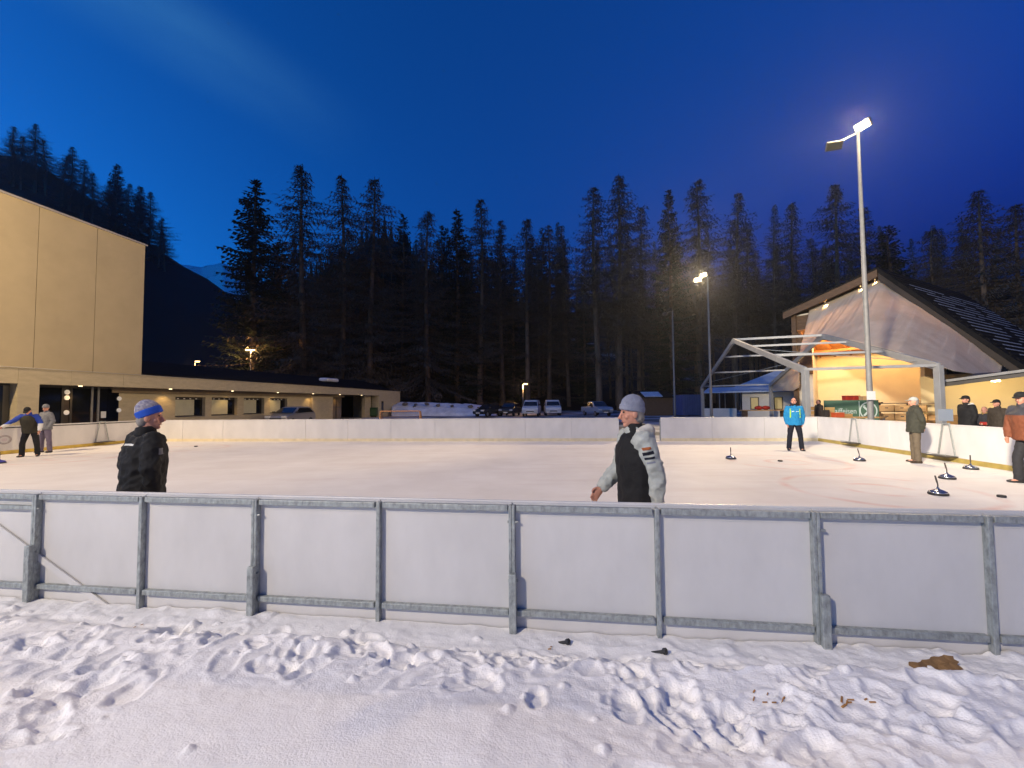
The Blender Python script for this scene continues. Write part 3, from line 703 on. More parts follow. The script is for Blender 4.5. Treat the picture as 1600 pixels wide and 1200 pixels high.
# marquee frame beside the rink
def marquee():
    L1, R1 = at(1097, 606, 39.5), at(1258, 580, 18.6)
    L2, R2 = at(1204, 603, 35.9), at(1466, 574, 16.9)
    ze = 3.02
    for v in (L1, R1, L2, R2): v.z = ze
    A1, A2 = (L1 + R1) / 2, (L2 + R2) / 2
    A1.z = 5.85; A2.z = 5.70
    root = thing('marquee_frame', (R1 + L2) / 2 * 1.0, 'bare aluminium marquee frame without its cover, beside the rink corner', 'tent frame')
    root.location.z = 0
    def seg(name, a, b, w, h, m=M_alu):
        return MB().bar(a, b, w, h).build(name, m, root, bevel=0.01)
    for i, (Lp, Ap, Rp) in enumerate(((L1, A1, R1), (L2, A2, R2))):
        for P in (Lp, Rp):
            po = seg('post', Vector((P.x, P.y, -0.02)), P + Vector((0, 0, 0.02)), 0.2, 0.26)
            MB().box((P.x - 0.2, P.y - 0.2, -0.02), (P.x + 0.2, P.y + 0.2, 0.02)).build('base_plate', M_steel, po)
        dn = (A1 - L1).normalized() * 0.0
        seg('rafter', Lp + Vector((0, 0, -0.02)), Ap, 0.14, 0.30); seg('rafter', Ap, Rp + Vector((0, 0, -0.02)), 0.14, 0.30)
        MB().bar(Ap + Vector((0, 0, -0.16)) - (Rp - Lp).normalized() * 0.35, Ap + Vector((0, 0, -0.16)) + (Rp - Lp).normalized() * 0.35, 0.16, 0.16).build('ridge_joint', M_steel, root)
    for k in (0.0, 0.36, 0.70):
        for P1, P2 in ((L1, L2), (R1, R2)):
            a = P1.lerp(A1, k); b = P2.lerp(A2, k); seg('purlin', a + Vector((0, 0, 0.03)), b + Vector((0, 0, 0.03)), 0.10, 0.12)
    seg('ridge_purlin', A1 + Vector((0, 0, 0.06)), A2 + Vector((0, 0, 0.06)), 0.11, 0.15)
    MB().tube([L1.lerp(A1, .1), L2.lerp(A2, .55)], 0.018, 6).build('brace_cable', M_steel, root)
    MB().tube([R2.lerp(A2, .1), R1.lerp(A1, .62)], 0.018, 6).build('brace_cable', M_steel, root)
    return L1, R1, L2, R2, A1, A2
ML1, MR1, ML2, MR2, MA1, MA2 = marquee()

def tarpaulins():
    # big sheet from the barn verge down to the marquee rafter
    N, Mv = 150, 34
    topk = [(4.5, 0.85), (2.2, 0.9), (0.0, 0.95), (-1.6, 0.95), (-3.2, 0.95), (-5.0, 0.95)]
    tp = [Bm(a, b, zroof(a) - 0.48) for a, b in topk]
    lean = at(1556, 588, 20.6)
    up = Vector((0, 0, 0.16))
    bt = [ML2.lerp(MA2, 0.62) + up, MA2.lerp(ML2, 0.10) + up, MA2.lerp(MR2, 0.35) + up, MA2.lerp(MR2, 0.75) + up, MR2.lerp(lean, 0.25) + Vector((0, 0, -.1)), lean]
    def curve(pts, t):
        k = t * (len(pts) - 1); i = min(int(k), len(pts) - 2); return pts[i].lerp(pts[i + 1], k - i)
    X = np.zeros((Mv, N)); Y = X.copy(); Z = X.copy()
    nrm = Vector((-0.88, -0.47, 0))
    for j in range(N):
        t = j / (N - 1); a, b = curve(tp, t), curve(bt, t)
        for i in range(Mv):
            v = i / (Mv - 1); p = a.lerp(b, v); amp = math.sin(math.pi * v) ** 0.7
            fold = (abs(mnoise.noise(Vector((t * 15 + v * 0.8, v * 0.9, 1.0)))) - 0.25) * 0.9 + (abs(mnoise.noise(Vector((t * 38 + v * 2.0, v * 1.2, 7.0)))) - 0.2) * 0.42
            w = 0.35 + 0.9 * max(0, t - 0.35)
            p = p + nrm * (fold * amp * w) + Vector((0, 0, -0.35 * amp * (0.4 + t)))
            X[i, j], Y[i, j], Z[i, j] = p
    o = grid('tarpaulin', X, Y, Z, M_tarp, kind=None)
    so = o.modifiers.new('solid', 'SOLIDIFY'); so.thickness = 0.01
    tag(o, 'large pale creased tarpaulin hung across the barn gable above the marquee frame', 'tarpaulin')
    # small lit sheet hanging at the left eave of the marquee
    N, Mv = 40, 16; X = np.zeros((Mv, N)); Y = X.copy(); Z = X.copy()
    a0, a1 = ML2 + Vector((0.15, 0, -0.02)), ML2.lerp(MA2, 0.60) + Vector((0.1, 0, -0.2))
    b0, b1 = at(1206, 611, 35.6), at(1249, 611, 31.2); b2 = at(1256, 600, 30.4)
    for j in range(N):
        t = j / (N - 1)
        for i in range(Mv):
            v = i / (Mv - 1); p = a0.lerp(a1, t).lerp(b0.lerp(b1, t) + (Vector((0, 0, 0.25 * max(0, t - .8) * 5))), v)
            p = p + nrm * (0.10 * mnoise.noise(Vector((t * 6 + v * 3, v * 4, 3)))) ; X[i, j], Y[i, j], Z[i, j] = p
    o = grid('tarpaulin', X, Y, Z, M_tarp, kind=None)
    so = o.modifiers.new('solid', 'SOLIDIFY'); so.thickness = 0.01
    tag(o, 'small cream tarpaulin sagging under the left eave of the marquee frame', 'tarpaulin')
tarpaulins()

# lean-to canopy at the right edge
def lean_to():
    root = thing('lean_to', at(1540, 640, 21.5) * Vector((1, 1, 0)) if False else Vector((23.8, 20.8, 0)), 'low lit lean-to canopy with cream wall at the right edge, beyond the rink boards', 'shelter')
    f0, f1 = at(1474, 601, 17.6), at(1640, 580, 15.2)            # front beam
    MB().bar(f0, f1, 0.12, 0.16).build('front_beam', M_frame, root)
    MB().bar(f0 + Vector((-.07, -0.1, 0.14)), f1 + Vector((-.07, -0.1, 0.14)), 0.14, 0.10).build('gutter', M_steel_plain, root)
    # roof sheet running back to the wall
    b0, b1 = Vector((22.9, 23.4, 2.95)), Vector((27.2, 18.2, 2.95))
    f0r, f1r = f0 + Vector((0, 0, .09)), f1 + Vector((0, 0, .09))
    MB().prism([f0r, f1r, b1, b0], (0, 0, 0.06)).build('roof_sheet', M_frame, root)
    wl_ = (Vector((23.0, 22.9, 0)), Vector((26.8, 18.0, 0)))
    d = (wl_[1] - wl_[0]); n_ = Vector((d.y, -d.x, 0)).normalized()
    n_ = n_ if n_.x > 0 else -n_
    def Lw(t, o, z): return wl_[0] + d * t + n_ * o + Vector((0, 0, z))
    MB().box((-0.1, 0, 0), (1.1, 0.2, 2.93), Lw).build('wall', M_plaster_y, root)
    MB().box((0.02, -0.08, 0), (0.05, -0.002, 2.9), Lw).build('door_post', M_wood, root)
    MB().box((-0.1, -0.03, 0), (1.1, -0.002, 0.85), Lw).build('wainscot', M_wood_l, root)
    w_ = MB().box((0.66, -0.05, 1.35), (0.90, -0.002, 2.35), Lw).build('window', M_wood, root)
    MB().box((0.68, -0.065, 1.43), (0.88, -0.052, 2.27), Lw).build('pane', M_carglass, w_)
    for px, py, Y in ((1514, 597, 20.4), (1556, 596, 19.2)):
        p = at(px, py, Y); e = MB(); e.lathe(p, [(0.02, 0.1), (0.14, 0.06), (0.15, 0.0), (0.0, -0.01)], 16); e.build('ceiling_lamp', E_warm, root)
        point('lamp_light', p + Vector((0, 0, -0.15)), 150, (1.0, 0.72, 0.34), 0.1, root)
lean_to()

# gable infill above the lean-to, small hut behind the marquee
def hut():
    root = thing('low_hut', at(1185, 640, 41) * Vector((1, 1, 0)), 'low white hut with blue snow-covered roof behind the marquee frame', 'hut')
    p0, p1 = at(1160, 640, 40.0), at(1262, 640, 37.5); p0.z = p1.z = 0
    d = p1 - p0; n_ = Vector((-d.y, d.x, 0)).normalized()
    def H(t, o, z): return p0 + d * t + n_ * o + Vector((0, 0, z))
    MB().box((0, 0, 0), (1, 5, 2.45), H).build('wall', M_plaster, root)
    MB().prism([H(-0.32, -0.9, 2.42), H(1.05, -0.9, 2.5), H(1.05, 3.0, 4.4), H(0.55, 3.0, 4.4)], (0, 0, 0.14)).build('roof', M_tarp_blue, root)
    for t in (0.13, 0.50):
        w_ = MB().box((t, -0.05, 0.85), (t + 0.14, -0.002, 2.0), H).build('window', M_frame, root)
        MB().box((t + 0.015, -0.075, 0.92), (t + 0.125, -0.052, 1.94), H).build('pane', mat('dim lit pane', (0.25, 0.2, 0.08), 0.4, emis=(1.0, 0.7, 0.25), estr=0.22 * K), w_)
    dr = MB().box((0.90, -0.06, 0), (0.985, -0.002, 1.95), H).build('door', M_wood, root)
    # low stacked boards leaning by the wall
    r2 = thing('tarp_shelter', at(1130, 640, 44) * Vector((1, 1, 0)), 'low blue-roofed open shelter left of the white hut', 'shelter')
    q0, q1 = at(1098, 640, 45), at(1152, 640, 43); q0.z = q1.z = 0; e = q1 - q0; n2 = Vector((-e.y, e.x, 0)).normalized()
    def Q(t, o, z): return q0 + e * t + n2 * o + Vector((0, 0, z))
    MB().prism([Q(0, 0, 2.5), Q(1, 0, 2.5), Q(1, 3, 3.1), Q(0, 3, 3.1)], (0, 0, 0.08)).build('roof', M_tarp_blue, r2)
    for t in (0.04, 0.5, 0.96):
        for o_ in (0.1, 2.9): MB().bar(Q(t, o_, 0), Q(t, o_, 2.52 + 0.2 * o_), 0.08).build('post', M_steel_plain, r2)
    MB().box((0.02, 0.0, 0.0), (0.98, 0.05, 0.9), Q).build('front_sheet', M_plaster, r2)
hut()

# ================================================================ lamps
def flood_pole(px, base_py, Y, top_py, label, heads, thick=0.11, light=True):
    b = at(px, base_py, Y); b.z = -0.02; ztop = at(px, top_py, Y).z
    return flood_pole_at(b, ztop, label, heads, thick, light)
def flood_pole_at(b, ztop, label, heads, thick=0.11, light=True, col=None):
    root = thing('floodlight_pole', (b.x, b.y, 0), label, 'floodlight', 'floodlight poles round the rink')
    t = Vector((b.x, b.y, ztop))
    MB().tube([b, b + Vector((0, 0, 1.2)), b.lerp(t, 0.5), t], [thick, thick * 0.95, thick * 0.75, thick * 0.5], 14).build('pole', M_steel_plain, root, smooth=True)
    MB().box((b.x - 0.2, b.y - 0.2, -0.02), (b.x + 0.2, b.y + 0.2, 0.03)).build('base_plate', M_steel, root)
    for k, (off, aim, watts, ang, *bare) in enumerate(heads):
        c = t + Vector(off); d = (Vector(aim) - c).normalized()
        if bare:                                                   # extra beam added to the head before it, to brighten the hall front
            spot('flood_beam', c + d * 0.10, aim, watts, col or C_flood, ang, 0.6, 0.3, root); continue
        q = d.to_track_quat('-Z', 'Y').to_matrix(); xs, ys, zs = q.col[0], q.col[1], q.col[2]
        def Hh(x, y, z): return c + xs * x + ys * y + zs * z
        h = MB().box((-0.27, -0.16, 0.0), (0.27, 0.16, 0.12), Hh).build('lamp_head', M_frame, root, bevel=0.02)
        MB().box((-0.25, -0.14, -0.02), (0.25, 0.14, -0.002), Hh).build('lamp_glass', E_flood if watts else M_glass, h)
        MB().box((-0.10, 0.05, 0.121), (0.10, 0.15, 0.18), Hh).build('ballast', M_frame, h)
        MB().bar(t + Vector((0, 0, -0.05)), c + zs * 0.17, 0.06).build('bracket', M_steel_plain, root)
        if watts: spot('flood_beam', c + d * 0.10, aim, watts, col or C_flood, ang, 0.6, 1.0 if ang == 40 else 0.3, root)
    return root
# pole at the right, in view
flood_pole(1361, 660, 15.6, 205, 'tallest floodlight pole in front of the barn, its lamp glaring', [((0.05, -0.15, 0.12), W(-7, 9, 0), 4600, 125), ((0.03, -0.17, 0.10), W(-23, 15, 2.5), 10500, 62, 1), ((-0.75, 0.2, -0.45), W(8, 4, 0), 0, 60)], thick=0.105)
flood_pole(1112, 660, 33, 430, 'middle floodlight pole behind the marquee frame with two bright lamp heads', [((-0.35, -0.1, 0.0), W(-8, 18, 0), 7000, 100), ((-0.9, -0.3, -0.45), W(2, 12, 0), 7000, 100), ((-0.93, -0.33, -0.47), W(-24, 46, 1.5), 12000, 55, 1)])
flood_pole(1055, 660, 44, 484, 'farthest and shortest floodlight pole, its lamps not lit', [((-0.3, 0, 0), (0, 30, 0), 0, 60), ((-0.9, -0.2, -0.5), (0, 30, 0), 0, 60)])
# poles of the same row outside the picture
flood_pole_at(Vector((-13.0, -10.0, -0.02)), 12.6, 'floodlight pole behind the viewer on the left', [((0.2, 0.2, 0.0), W(1, 4, 0), 16500, 120), ((0.8, 0.4, 0.2), W(21, 20, 6), 95000, 40)], col=C_flood_w)
flood_pole_at(W(-21.2, 5.5, -0.02), 10.4, 'floodlight pole beside the left boards, outside the picture', [((0.2, 0.2, 0.0), W(-6, 13, 0), 4800, 120), ((-0.1, 0.7, 0.1), W(-24, 32, 3), 7000, 110)])

def street_lamp(px, py, Y, label, double=False, watts=200, h0=0.0):
    p = at(px, py, Y); root = thing('street_lamp', (p.x, p.y, h0), label, 'street lamp')
    MB().tube([(p.x, p.y, h0), (p.x, p.y, p.z)], [0.07, 0.04], 10).build('pole', M_steel_plain, root, smooth=True)
    for sx in ((-1, 1) if double else (1,)):
        MB().bar((p.x, p.y, p.z), (p.x + sx * 0.45, p.y - 0.1, p.z + 0.05), 0.05).build('arm', M_steel_plain, root)
        h = MB().box((p.x + sx * 0.25 - 0.1, p.y - 0.3, p.z + 0.04), (p.x + sx * 0.25 + 0.45 * sx, p.y, p.z + 0.14)).build('lamp_head', M_frame, root, bevel=0.02)
        MB().box((p.x + sx * 0.2, p.y - 0.28, p.z - 0.06), (p.x + sx * 0.25 + 0.42 * sx, p.y - 0.02, p.z + 0.038)).build('lamp_glass', E_sod, h)
    point('lamp_light', (p.x, p.y - 0.2, p.z - 0.25), watts, C_sod, 0.15, root)
street_lamp(392, 547, 64, 'double-headed street lamp rising behind the black annex roof', True, 1100)
street_lamp(817, 600, 62, 'short single street lamp glowing behind the white vans', False, 500)
street_lamp(305, 565, 60, 'small dim lamp low behind the annex roof, left of the double street lamp', False, 150)
def bollard_light():
    pass
# ================================================================ trees
def spruce_meshes(seed, H=30.0, wid=4.2, dense=1.0):
    rs = random.Random(seed); tr = MB()
    pts = [Vector((0.12 * math.sin(i * 0.9 + seed), 0.10 * math.cos(i * 1.1 + seed), H * i / 10)) for i in range(11)]
    tr.tube(pts, [0.42 * (1 - i / 10) ** 0.8 + 0.03 for i in range(11)], 8)
    c = MB(); z = H * 0.05
    while z < H * 0.995:
        f = z / H; L0 = wid * (0.72 + 0.6 * abs(mnoise.noise(Vector((z * 0.3, seed * 2.3, 4))))) * (1 - f) ** 0.75 * (0.5 + 0.5 * min(1, f / 0.12)) + 0.25
        for k in range(int(6 * dense) if f < 0.9 else 4):
            a = rs.uniform(0, 6.283); L = L0 * rs.uniform(0.55, 1.12); dr = rs.uniform(0.18, 0.5) * (1 - f * 0.75)
            d = Vector((math.cos(a), math.sin(a), 0)); n = max(3, int(L / 0.36)); sd = Vector((-d.y, d.x, 0)); prev = None
            for i in range(1, n + 1):
                u = i / n; p = Vector((0, 0, z)) + d * (L * u) + Vector((0, 0, -dr * L * u + 0.22 * L * u * u))
                sp = 0.62 * (1 - 0.55 * u) * min(1, L / 1.5) + 0.12
                for sg in (-1, 1):
                    q = p + sd * (sg * sp * rs.uniform(.6, 1.1)) + d * (0.35 * sp) + Vector((0, 0, -sp * rs.uniform(0.25, 0.8)))
                    w = d * rs.uniform(0.13, 0.22)
                    c.add([p - w, p + w, q], [(0, 1, 2)])
                if i == n: c.add([p - sd * 0.08, p + sd * 0.08, p + d * 0.4], [(0, 1, 2)])
        z += rs.uniform(0.28, 0.46) / dense
    return tr, c
def larch_meshes(seed, H=30.0, wid=3.6, bare=0.35, droop=0.0, twig=1.0, lean=0.0):
    rs = random.Random(seed); tr = MB()
    def stem(z): 
        f = z / H; return Vector((lean * f * f * 2 + 0.18 * math.sin(f * 5 + seed), 0.15 * math.cos(f * 4 + seed), z))
    tr.tube([stem(H * i / 12) for i in range(13)], [0.33 * (1 - i / 12) ** 0.75 + 0.025 for i in range(13)], 8)
    c = MB(); z = H * 0.10
    while z < H * 0.995:
        f = z / H
        if f < bare and rs.random() < 0.55: z += 0.6; continue
        env = (0.55 + 0.95 * abs(mnoise.noise(Vector((z * 0.22, seed * 3.1, 0)))) + 0.25 * rs.random()) * (1 - f) ** 0.84 * (0.45 + 0.55 * min(1, f / max(bare, .15)))
        L0 = wid * env * 1.45 + 0.15
        for k in range(6 if f > bare else 3):
            a = rs.gauss(rs.choice((0, 1.6, 3.2, 4.9)) + z * .37, 0.6); L = L0 * (0.35 + 0.8 * rs.random() ** 0.6)
            d = Vector((math.cos(a), math.sin(a), 0)); sd = Vector((-d.y, d.x, 0)); n = max(3, int(L / 0.34)); prev = stem(z); w0 = 0.06
            sag = rs.uniform(0.05, 0.28) + droop * (1 - f); cv = rs.uniform(-.1, .1)
            for i in range(1, n + 1):
                u = i / n; p = stem(z) + d * (L * u) + sd * (cv * L * u * u) + Vector((0, 0, -sag * L * u + (0.26 * L * u * u)))
                w = w0 * (1 - 0.75 * u) + 0.012
                up = Vector((0, 0, w)); c.add([prev - up, prev + up, p], [(0, 1, 2)]); c.add([prev - sd * w, prev + sd * w, p], [(0, 1, 2)])
                for sg in (-1, 1):
                    if rs.random() < 0.92 * twig:
                        tl = rs.uniform(0.35, 1.0) * (1 - 0.35 * u)
                        q = p + sd * (sg * tl * 0.75) + d * (tl * rs.uniform(0.1, 0.6)) + Vector((0, 0, -tl * rs.uniform(-0.35, 0.5 + droop * 0.9)))
                        ww = d * 0.055; c.add([p - ww, p + ww, q], [(0, 1, 2)])
                        m_ = p.lerp(q, 0.55); c.add([m_ - sd * 0.045, m_ + sd * 0.045, m_ + d * (0.45 * tl) + Vector((0, 0, -0.5 * tl))], [(0, 1, 2)])
                prev = p
        z += rs.uniform(0.26, 0.44)
    return tr, c
TREES = {}
def tree_proto(key):
    if key in TREES: return TREES[key]
    k, s = key[0], int(key[1:])
    if k == 's': tr, c = spruce_meshes(s, wid=5.6 + 0.4 * (s % 3), dense=1.3); mt = M_needle
    elif k == 'd': tr, c = larch_meshes(s, wid=5.8, bare=0.10, droop=0.55, twig=1.0); mt = M_twig   # full drooping larch
    elif k == 'm': tr, c = larch_meshes(s, wid=6.0, bare=0.28, droop=0.25, twig=1.0); mt = M_twig
    else: tr, c = larch_meshes(s, wid=5.6, bare=0.45, twig=1.0, lean=(s % 3 - 1) * 0.6); mt = M_twig
    a, b = tr.mesh('trunk'), c.mesh('crown'); a.materials.append(M_bark); b.materials.append(mt)
    a.polygons.foreach_set('use_smooth', [True] * len(a.polygons))
    TREES[key] = (a, b); return TREES[key]
_tn = [0]
def tree(px, top_py, Y, key, label, group, name=None, width=1.0, zb=None):
    base = at(px, 620, Y); z0 = forest_z(px, Y) if zb is None else zb
    top = at(px, top_py, Y).z; h = max(4.0, top - z0 + 0.3); s = h / 30.0
    a, b = tree_proto(key)
    o = thing(name or {'s': 'spruce_tree', 'd': 'larch_tree', 'm': 'larch_tree', 'l': 'larch_tree'}[key[0]], (base.x, base.y, z0 - 0.3), label, 'tree', group)
    wS = s ** 0.5 * width * (1.0 if h > 20 else 0.9)
    o.scale = (wS, wS, s); _tn[0] += 1; o.rotation_euler = (0, 0, (_tn[0] * 2.399) % 6.283)
    linked('trunk', a, o); linked('crown', b, o)
    return o
G_F = 'trees along the forest edge'
front = [
    (393, 280, 68, 's1', 'darkest dense spruce, leftmost of the forest edge above the annex roof', 1.10),
    (436, 372, 74, 's2', 'shorter dark spruce squeezed between the leftmost spruce and the tallest larch', 0.8),
    (469, 256, 69, 'd1', 'tallest conifer left of centre, full brown crown with thin tip', 1.18),
    (533, 276, 70, 'd2', 'drooping brown larch with open top above the annex, third tall crown from the left', 1.05),
    (580, 276, 71, 'd3', 'drooping brown larch with flat feathery top at the end of the annex roof', 1.10),
    (668, 328, 74, 'd4', 'brown conifer with ragged double top above the snow bank', 1.05),
    (629, 333, 80, 's4', 'dark spruce with a crooked leaning tip behind the snow bank', 0.7),
    (715, 325, 78, 's3', 'dark pointed spruce right of the ragged double-topped conifer', 0.85),
    (752, 310, 78, 'm1', 'tall tapering larch in the middle of the forest edge', 1.0),
    (785, 344, 84, 'l1', 'slim bare larch just right of the tapering middle larch', 0.9),
    (823, 334, 80, 'l2', 'bare larch standing over the street lamp behind the vans', 1.0),
    (860, 352, 84, 'm2', 'bushy larch behind the two white vans', 0.95),
    (889, 350, 88, 'l3', 'thin bare larch with a needle-like tip right of the vans', 0.8),
    (934, 292, 76, 'l4', 'tall larch with wide flat twigs above the walking man', 1.1),
    (971, 276, 77, 'm3', 'tallest larch in the group above the grey beanie', 1.12),
    (1001, 322, 84, 'l5', 'bare larch with bent top right of the tallest central larch', 0.9),
    (1052, 296, 76, 's5', 'dark dense-topped conifer above the farthest floodlight pole', 0.72),
    (1096, 282, 77, 'm4', 'wide tall larch behind the middle floodlight pole', 1.15),
    (1152, 310, 78, 'l6', 'bare forked larch right of the middle floodlight pole', 1.0),
    (1176, 345, 84, 'l7', 'slanting bare larch trunk behind the marquee ridge', 0.85),
    (1213, 318, 76, 'l8', 'pole-thin bare larch left of the barn roof', 0.6),
    (1247, 316, 80, 'm5', 'bare larch rising behind the left corner of the barn', 0.95),
    (1284, 368, 84, 'l9', 'small bare larch behind the barn roof, left of the glaring lamp pole', 0.9),
    (1315, 288, 72, 'm6', 'tall larch directly left of the glaring floodlight pole', 1.1),
    (1362, 325, 76, 'l1', 'bare larch right behind the glaring floodlight pole', 1.0),
    (1400, 352, 70, 's2', 'dark pine crown above the barn apex', 1.0),
    (1470, 356, 66, 'd4', 'flat-topped pine behind the barn roof', 1.05),
    (1515, 372, 72, 'l5', 'slim bare larch behind the right roof slope', 0.9),
    (1549, 296, 60, 'm3', 'tall wide larch behind the right roof slope near the picture edge', 1.1),
    (1605, 318, 62, 'm5', 'larch cut by the right edge of the picture', 1.1),
]
for px, py, Y, key, lab, wd in front: tree(px, py, Y, key, lab, G_F, width=wd * 1.32)
rs = random.Random(21)
kinds = ['s1', 's3', 's5', 'm1', 'm2', 'l3', 'l4', 'd2']
for i in range(74):                                            # second rows, in the dark behind the front trees
    px = 430 + i * 15.2 + rs.uniform(-8, 8); Y = rs.uniform(86, 112)
    if px < 900: top = rs.uniform(345, 402); key = rs.choice(['s1', 's3', 's5', 's4', 'd2', 's2', 'm1'])
    else: top = rs.uniform(350, 430); key = rs.choice(['l3', 'l4', 'l6', 'm2', 'l9', 'l7', 's3'])
    if px > 900 and i % 2: continue
    tree(px, top, Y, key, 'dark tree in the second row deep inside the forest', 'trees deep in the forest', width=rs.uniform(0.7, 1.0))
for i in range(26):                                            # tall bare trunks low density on the right
    px = 905 + i * 27 + rs.uniform(-9, 9)
    tree(px, rs.uniform(345, 410), rs.uniform(84, 100), rs.choice(['l3', 'l6', 'l8', 'l2']), 'slender bare larch trunk in the rows behind the forest edge', 'bare larches behind the forest edge', width=rs.uniform(0.6, 0.85))
# trees on the ridge of the left mountain
LPx = [p[0] for p in LEFT_PROF]; LPy = [p[1] for p in LEFT_PROF]
ridge = [(4, 198, 'l4'), (18, 212, 'm2'), (40, 194, 'm3'), (58, 222, 'l5'), (84, 238, 'l2'), (98, 229, 'm1'), (118, 250, 'm4'), (133, 270, 'l7'), (172, 256, 's3'), (160, 282, 'm2'), (190, 288, 'l3'), (209, 291, 's5'), (226, 300, 'm5'), (240, 340, 'l9'), (251, 360, 'l6')]
for i, (px, py, key) in enumerate(ridge):
    Y = 150.0; hz = (yh(px) - np.interp(px, LPx, LPy)) / F_PX * 165 + CAM_Z
    tree(px, py, Y, key, {172: 'darkest tall spruce on the mountain ridge above the beige wall', 209: 'smaller spruce on the mountain ridge, right of the darkest one'}.get(px, 'larch on the mountain ridge behind the tall beige wall'), 'spruces on the left ridge' if key[0] == 's' else 'larches on the left ridge', width=1.35, zb=hz * ((150 - 70) / 95) ** 1.2 - 4)

# woods too far to tell apart, on the crest behind the forest
fw = MB(); rs = random.Random(33)
for i in range(420):
    px = rs.uniform(420, 1650); ys = np.interp(px, [p[0] for p in BACK_PROF], [p[1] for p in BACK_PROF]); t_ = rs.uniform(0.55, 1.0)
    Y = 82 + 178 * t_; zb = ((yh(px) - ys) / F_PX * 260 + CAM_Z) * t_ ** 1.25 - 2.5; x = (px - 800) / F_PX * Y; hh = rs.uniform(9, 17)
    for k in range(7):
        z0 = zb + hh * (0.12 + 0.125 * k); r = 2.3 * (1 - k / 7.5); fw.add([(x, Y, z0 + hh * .24)] + [(x + r * math.cos(q * 1.257 + k), Y + r * math.sin(q * 1.257 + k), z0 - rs.uniform(0, .8)) for q in range(5)], [(0, 1, 2), (0, 2, 3), (0, 3, 4), (0, 4, 5), (0, 5, 1)])
tag(fw.build('distant_wood', M_needle), 'dark distant wood on the crest behind the forest', 'wood', kind='stuff')
# ================================================================ snow bank, rocks, bush
def snow_bank():
    px = np.linspace(612, 775, 90); t = np.linspace(0, 1, 26); T, PX = np.meshgrid(t, px, indexing='ij')
    top = np.interp(px, [612, 625, 640, 670, 700, 735, 757, 775], [1.5, 1.85, 1.9, 1.75, 1.65, 1.5, 1.2, 0.1])
    Y = 56.5 + 5 * T; X = (PX - 800) / F_PX * Y
    Z = top[None, :] * np.sin(np.clip(T * 1.9, 0, math.pi * 0.75)) ** 0.8 + 0.35 * (fbm(X * 1.2, Y * 1.5, 4) - 0.5) * np.minimum(1, T * 4) - 0.1 * (T == 0)
    return grid('snow_bank', X, Y, Z, M_snow_far)
snow_bank()
rs = random.Random(4)
for i, (px, py, w) in enumerate(((633, 631, 1.0), (650, 632, 0.6), (667, 631, 0.8), (684, 633, 0.9), (706, 634, 0.6), (735, 635, 0.9), (625, 641, 1.1), (648, 635, 0.5))):
    p = at(px, py, 58.2); m = MB(); m.ell(p, 0.42 * w, 0.4, 0.22 * w, nu=10, nv=7)
    for v in m.v: v += Vector((mnoise.noise(v * 2.3), mnoise.noise(v * 2.3 + Vector((5, 0, 0))), mnoise.noise(v * 2.3 + Vector((0, 9, 0))))) * 0.12
    tag(m.build('boulder', M_rock, smooth=False), 'grey boulder on the snow bank past the annex, ' + ['second from the left', 'fourth from the left on the crest', 'middle one on the crest', 'sixth from the left on the crest', 'second from the right', 'rightmost on the crest', 'leftmost and lowest', 'small one just below the crest'][i], 'rock', 'boulders on the snow bank')
bush = MB(); c = at(786, 630, 61); c.z = 1.0
for i in range(900):
    a = rs.uniform(0, 6.28); e = rs.uniform(0, 1); r = rs.uniform(.3, 1)
    p = c + Vector((1.7 * r * math.cos(a), 1.0 * r * math.sin(a), 1.2 * e * r - .2)); d = Vector((rs.uniform(-1, 1), rs.uniform(-1, 1), rs.uniform(-.2, 1))).normalized() * .35
    s_ = Vector((d.y, -d.x, .02)).normalized() * .02; bush.add([p - s_, p + s_, p + d], [(0, 1, 2)])
bo = thing('bush', (c.x, c.y, 0), 'brown leafless bush lit by the street lamp behind the parked cars', 'bush')
bush.build('twigs', M_twig, bo); MB().tube([(c.x, c.y, 0), (c.x + .1, c.y, 1.1)], [.06, .03], 6).build('stem', M_bark, bo)

